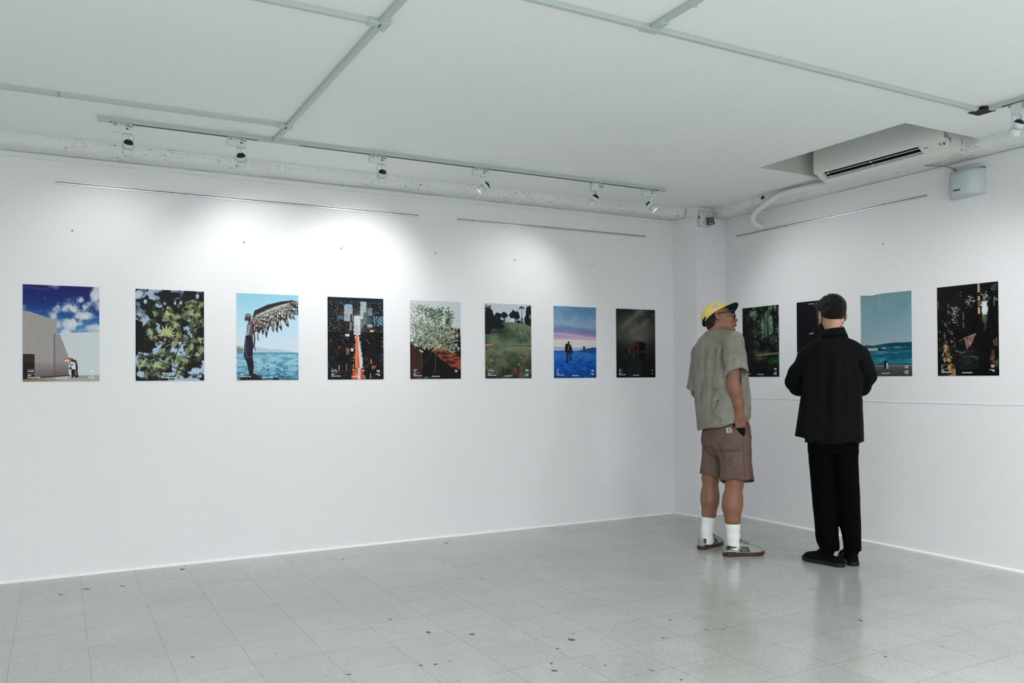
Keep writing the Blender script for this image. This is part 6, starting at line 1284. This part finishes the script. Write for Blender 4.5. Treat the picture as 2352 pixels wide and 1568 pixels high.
# ------------------------------------------------------------------ the man in black, seen from behind
def man_in_black():
    root = empty('person', (.84, -2.12, 0), (0, 0, math.atan2(-.759, .651)))
    tag(root, 'person in black overshirt, black trousers and mask, seen from behind with dark hair', 'person')
    hO = (-.014, .02, 1.600); yw = math.radians(90+21); hM = rot3(yw, math.radians(-14), 0); HS = 1.0
    Mskin = skin_mat('pale_skin', (196, 152, 126), (178, 134, 110))
    Mj = cloth_mat('black_twill', (9, 12, 13), (6, 8, 9), 3, rough=.85, spec=.12, bump=.0004); Mt = cloth_mat('black_trouser_cloth', (4, 5, 5), (3, 3, 4), 4, rough=.9, spec=.06)
    V = Vol((-.33, -.24, 0), (.28, .42, 1.77), .0040)
    T = head(V, hO, hM, HS, .82)
    V.cap((-.014, .0, 1.44), T((-.034, 0, -.045)), .052, .044, .03)
    V.sec([(.80, -.015, 0, .150, .10, 0), (1.0, -.02, 0, .14, .095, 0), (1.28, -.01, .01, .135, .085, 0), (1.38, -.01, .01, .12, .075, 0), (1.45, -.01, 0, .08, .07, 0)], .03)
    V.chain([((-.10, 0, 1.37), .05), ((-.150, .01, 1.33), .04), ((-.240, .055, 1.19), .032), ((-.225, .10, 1.14), .032), ((-.10, .25, 1.09), .027)], .02)
    V.chain([((.08, 0, 1.37), .05), ((.130, .01, 1.33), .04), ((.190, .06, 1.205), .032), ((.155, .13, 1.14), .032), ((.06, .25, 1.10), .027)], .02)
    hand(V, (-.10, .25, 1.09), (.75, .5, .12), (.1, -.3, 1), (0, 1, .2), .75, 1.0); hand(V, (.06, .25, 1.10), (-.75, .55, .10), (-.1, -.3, 1), (0, 1, .2), .75, 1.0)
    for h_, k_, a_ in (((-.075, 0, .83), (-.075, .02, .48), (-.055, .00, .09)), ((.055, .0, .83), (.065, .02, .48), (.090, .04, .09))): V.chain([(h_, .08), (k_, .055), ((k_[0], k_[1]-.015, .34), .052), (a_, .036)], .03); V.chain([(a_, .030), ((a_[0]-.03, a_[1]+.03, .05), .026)], .02)
    V.mesh('body', Mskin, root, 1)
    # hair: full on top, cropped at the nape
    V = Vol(np.array(hO)-.22, np.array(hO)+.24, .0034); E = lambda c, r, k=.01, op='u': V.ell(T(c), np.array(r)*HS, hM, k, op)
    E((-.018, 0, .050), (.102, .084, .090)); E((.035, .008, .078), (.075, .072, .050), .03); E((-.050, 0, .004), (.053, .054, .058), .03); E((.02, .0, .055), (.085, .080, .050), .02)
    def hairn(X, Y, Z): return (.0024*np.sin(X*130+2.5*np.sin(Z*40)+Y*70)+.0022*np.sin(X*70-Y*110+Z*60+2*np.sin(X*50)))*np.clip((Z-hO[2]-.01)*30, 0, 1)
    V.field(hairn)
    E((.090, 0, -.012), (.055, .10, .075), .006, 's'); E((.060, 0, -.06), (.095, .11, .062), .006, 's')
    for y in (1, -1): E((.002, .096*y, -.006), (.032, .032, .040), .006, 's')
    E((-.03, 0, -.104), (.12, .12, .052), .015, 's')
    t = NT('dark_hair'); t.color(t.mix(t.noise(60, 5, .7, t.scale(t.coord(), (2, 2, .6)), 1.5), lin((4, 4, 4)), lin((17, 13, 12)))); t.set(.45, .25); t.bump(t.noise(150, 4, .7, t.scale(t.coord(), (2, 2, .5)), 2), .008, .9)
    hr = V.mesh('hair', t.m, root, 1)
    # stubble at the nape fades out below the hairline
    # mask and glasses
    Mm = simple('black_mask_cloth', (9, 10, 11), .8, .15)
    V = Vol(np.array(hO)-.18, np.array(hO)+.18, .0033); V.ell(T((.060, 0, -.055)), np.array((.066, .066, .064)), hM, 0); V.ell(T((.110, 0, -.045)), np.array((.024, .03, .036)), hM, .02); W = [(.018, 'x')]
    sl, P = V.sub(V.lo, V.lo+V.h*V.n); q = [P[0]-hO[0], P[1]-hO[1], P[2]-hO[2]]; x = sum(q[i]*hM[i, 0] for i in range(3)); z = sum(q[i]*hM[i, 2] for i in range(3)); V.d = np.maximum(V.d, .012-x+.35*np.abs(z+.055)).astype(np.float32); V.d = np.maximum(V.d, z-.0-.25*(x-.06)).astype(np.float32)
    mk = V.mesh('face_mask', Mm, root, 1)
    for y in (1, -1):
        m = MB(); m.tube([T((.045, y*.066, -.022)), T((.012, y*.0755, .004)), T((-.012, y*.080, .020)), T((-.024, y*.079, .006)), T((-.018, y*.074, -.022)), T((.02, y*.067, -.052)), T((.045, y*.060, -.070))], .0019, 8); m.build('ear_loop', Mm, mk)
    gl = empty('glasses', (0, 0, 0)); gl.parent = root; Mw = simple('thin_silver_wire', (150, 152, 150), .3, .5, metal=1); m = MB()
    for y in (1, -1):
        m.tube([T((.112-.3*max(0, abs(.030+.022*math.cos(q))-.02), y*(.031+.022*math.cos(q)), .006+.019*math.sin(q))) for q in np.linspace(0, 2*PI, 19)], .0012, 6); m.tube([T((.098, y*.054, .010)), T((.05, y*.074, .012)), T((.0, y*.080, .014)), T((-.015, y*.080, .004))], .0012, 6)
    m.tube([T((.112, -.01, .008)), T((.117, 0, .010)), T((.112, .01, .008))], .0012, 6); m.build('frame', Mw, gl)
    # ---- overshirt
    def jacket(V, off, long):
        V.sec([(.66, -.048, 0, .214, .155, 0), (.80, -.046, 0, .212, .155, 0), (.95, -.034, 0, .200, .150, 0), (1.10, -.022, .0, .190, .145, 0), (1.22, -.014, 0, .190, .135, 0), (1.32, -.010, 0, .180, .122, 0), (1.39, -.010, 0, .150, .104, 0), (1.43, -.010, 0, .108, .088, 0), (1.455, -.010, 0, .074, .074, 0), (1.50 if not long else 1.54, -.010, .004, .064, .064, 0)], .02, p=2.5, off=off)
        V.chain([((-.02, .0, 1.44), .060+off), ((-.115, 0, 1.365), .066+off), ((-.165, .005, 1.325), .068+off)], .03); V.chain([((.0, .0, 1.44), .060+off), ((.095, 0, 1.368), .066+off), ((.140, .005, 1.335), .066+off)], .03)
        for pts in ([((-.158, .005, 1.325), .072), ((-.224, .030, 1.235), .066), ((-.246, .048, 1.180), .062), ((-.228, .10, 1.145), .060), ((-.115, .235, 1.095), .052)], [((.135, .005, 1.335), .070), ((.170, .030, 1.265), .062), ((.198, .055, 1.208), .052), ((.158, .13, 1.142), .056), ((.08, .235, 1.105), .050)]):
            V.chain([(p, r+off) for p, r in pts], .02)
    lo, hi = (-.34, -.20, .66), (.30, .36, 1.55)
    A = Vol(lo, hi, .0038); jacket(A, 0, False); B = Vol(lo, hi, .0038); jacket(B, -.012, True)
    F = folds(31, .014, (1.5, 5), (12, 30)); sl, P = A.sub(A.lo, A.lo+A.h*A.n); fv = (F(*P)*np.clip((1.42-P[2])/.12, .1, 1)).astype(np.float32)
    for a, b, w_, dp in (((-.045, -.13, 1.33), (-.075, -.16, .82), .016, .018), ((.045, -.13, 1.30), (.06, -.16, .9), .012, .010), ((.10, -.11, 1.33), (.115, -.14, .84), .014, .014), ((-.11, -.12, 1.28), (-.13, -.14, .9), .016, .012), ((.0, -.13, 1.3), (.0, -.16, .84), .018, -.008), ((-.155, -.04, 1.27), (-.20, -.02, 1.10), .016, .022), ((.135, -.05, 1.29), (.165, -.03, 1.10), .014, .020), ((-.27, -.02, 1.28), (-.20, -.02, 1.19), .010, .008), ((-.28, .0, 1.2), (-.2, .0, 1.14), .009, .008)):
        a, b = np.array(a), np.array(b); d = b-a; t_ = np.clip(((P[0]-a[0])*d[0]+(P[1]-a[1])*d[1]+(P[2]-a[2])*d[2])/(d@d), 0, 1); fv = fv+(dp*np.exp(-((P[0]-a[0]-t_*d[0])**2+(P[1]-a[1]-t_*d[1])**2+(P[2]-a[2]-t_*d[2])**2)/(2*w_**2*1.5))).astype(np.float32)
    A.d += fv; B.d += fv
    hem = (.800+.016*np.clip((-P[0]-.12)*10, 0, 1)-P[2]-.012*np.clip(P[0]*3, -1, 1)).astype(np.float32); A.d = np.maximum(A.d, hem)
    A.plane((-.115, .235, 1.095), (.6, .77, -.2), (-.22, .19, 1.0), (-.0, .40, 1.2)); A.plane((.08, .235, 1.105), (-.6, .77, -.2), (.0, .19, 1.0), (.2, .40, 1.2))
    A.d = np.maximum(A.d, -B.d)
    jk = A.mesh('overshirt', Mj, root, 1)
    # folded collar
    m = MB(); n = 28; vs = []
    for j, (r_, z) in enumerate(((.058, 1.512), (.061, 1.520), (.066, 1.520), (.073, 1.500), (.083, 1.474), (.088, 1.458), (.084, 1.457))):
        for i in range(n):
            q = -PI/2+(-.82+1.64*i/(n-1))*PI; vs.append((-.008+r_*1.02*math.cos(q), .004+r_*math.sin(q), z+.008*math.cos(q)-.012*math.sin(q)*(j > 2)-.012*(abs(i/(n-1)-.5)*2)**2))
    m.add(vs, [(j*n+i, j*n+i+1, (j+1)*n+i+1, (j+1)*n+i) for j in range(6) for i in range(n-1)], True); m.build('collar', Mj, jk)
    Mi = simple('black_knit', (10, 10, 11), .8, .2); m = MB(); m.tube([(-.008+.0605*math.cos(q), .004+.0585*math.sin(q), 1.505+.010*math.cos(q)) for q in np.linspace(-.35, PI+.35, 14)], .006, 8); m.build('inner_collar', Mi, jk)
    m = MB(); m.tube([(.035+.019*math.cos(q), -.040-.012*math.cos(q), 1.521+.011*math.sin(q)) for q in np.linspace(.2, 2.9, 9)], .0022, 6); m.build('neck_cord', simple('thin_black_cord', (22, 20, 20), .5, .4), jk)
    # under-layer hem peeping out, trousers
    m = MB(); n = 40; vs = []
    for z, k in ((.86, 1.0), (.786, 1.0), (.786, .95)):
        for i in range(n): q = 2*PI*i/n; vs.append((-.020+.168*k*math.cos(q), .128*k*math.sin(q), z))
    m.add(vs, [(j*n+i, j*n+(i+1) % n, (j+1)*n+(i+1) % n, (j+1)*n+i) for j in range(2) for i in range(n)], True); m.build('undershirt_hem', simple('charcoal_cotton', (26, 28, 28), .9, .1), root)
    A = Vol((-.20, -.18, .06), (.19, .18, .93), .0038)
    A.sec([(.72, -.016, 0, .152, .120, 0), (.92, -.016, 0, .150, .110, 0)], .02)
    A.sec([(.10, -.044, -.0, .058, .070, .3), (.14, -.052, .0, .068, .082, .3), (.18, -.058, .0, .070, .084, .3), (.26, -.060, .0, .072, .088, .2), (.36, -.066, .0, .078, .094, .1), (.50, -.073, .0, .082, .100, 0), (.66, -.082, 0, .086, .11, 0), (.80, -.080, 0, .088, .11, 0)], .012, p=2.2)
    A.sec([(.085, .094, .030, .054, .072, .1), (.14, .092, .030, .056, .078, 0), (.20, .088, .025, .060, .086, 0), (.28, .078, .02, .070, .090, 0), (.40, .068, .01, .074, .096, 0), (.54, .060, .0, .078, .102, 0), (.68, .056, 0, .080, .108, 0), (.80, .054, 0, .084, .11, 0)], .012, p=2.2)
    A.field(folds(41, .007, (4, 14), (12, 30))); A.plane((0, 0, .098), (0, 0, -1), (-.2, -.2, .05), (.2, .2, .2)); A.mesh('trousers', Mt, root, 1)
    for c_ in ((-.055, .0), (.090, .04)):
        V = Vol((c_[0]-.08, c_[1]-.07, .03), (c_[0]+.06, c_[1]+.09, .20), .003); V.chain([((c_[0], c_[1], .17), .043), ((c_[0], c_[1], .09), .040), ((c_[0]-.02, c_[1]+.02, .05), .034)], .01); V.mesh('sock', simple('black_sock', (8, 8, 9), .9, .1), root)
    mats = dict(sole=simple('black_rubber_sole', (12, 16, 16), .5, .3), upper=cloth_mat('black_canvas', (8, 9, 9), (6, 7, 7), 8), tongue=simple('black_tongue', (8, 8, 8), .9, .1), laces=simple('black_laces', (16, 16, 16), .8, .2))
    shoe(root, (.045, -.055), (-.195, .095), .95, mats, L=.29); shoe(root, (.105, -.005), (.040, .27), .95, mats)
    return root
man_in_black()
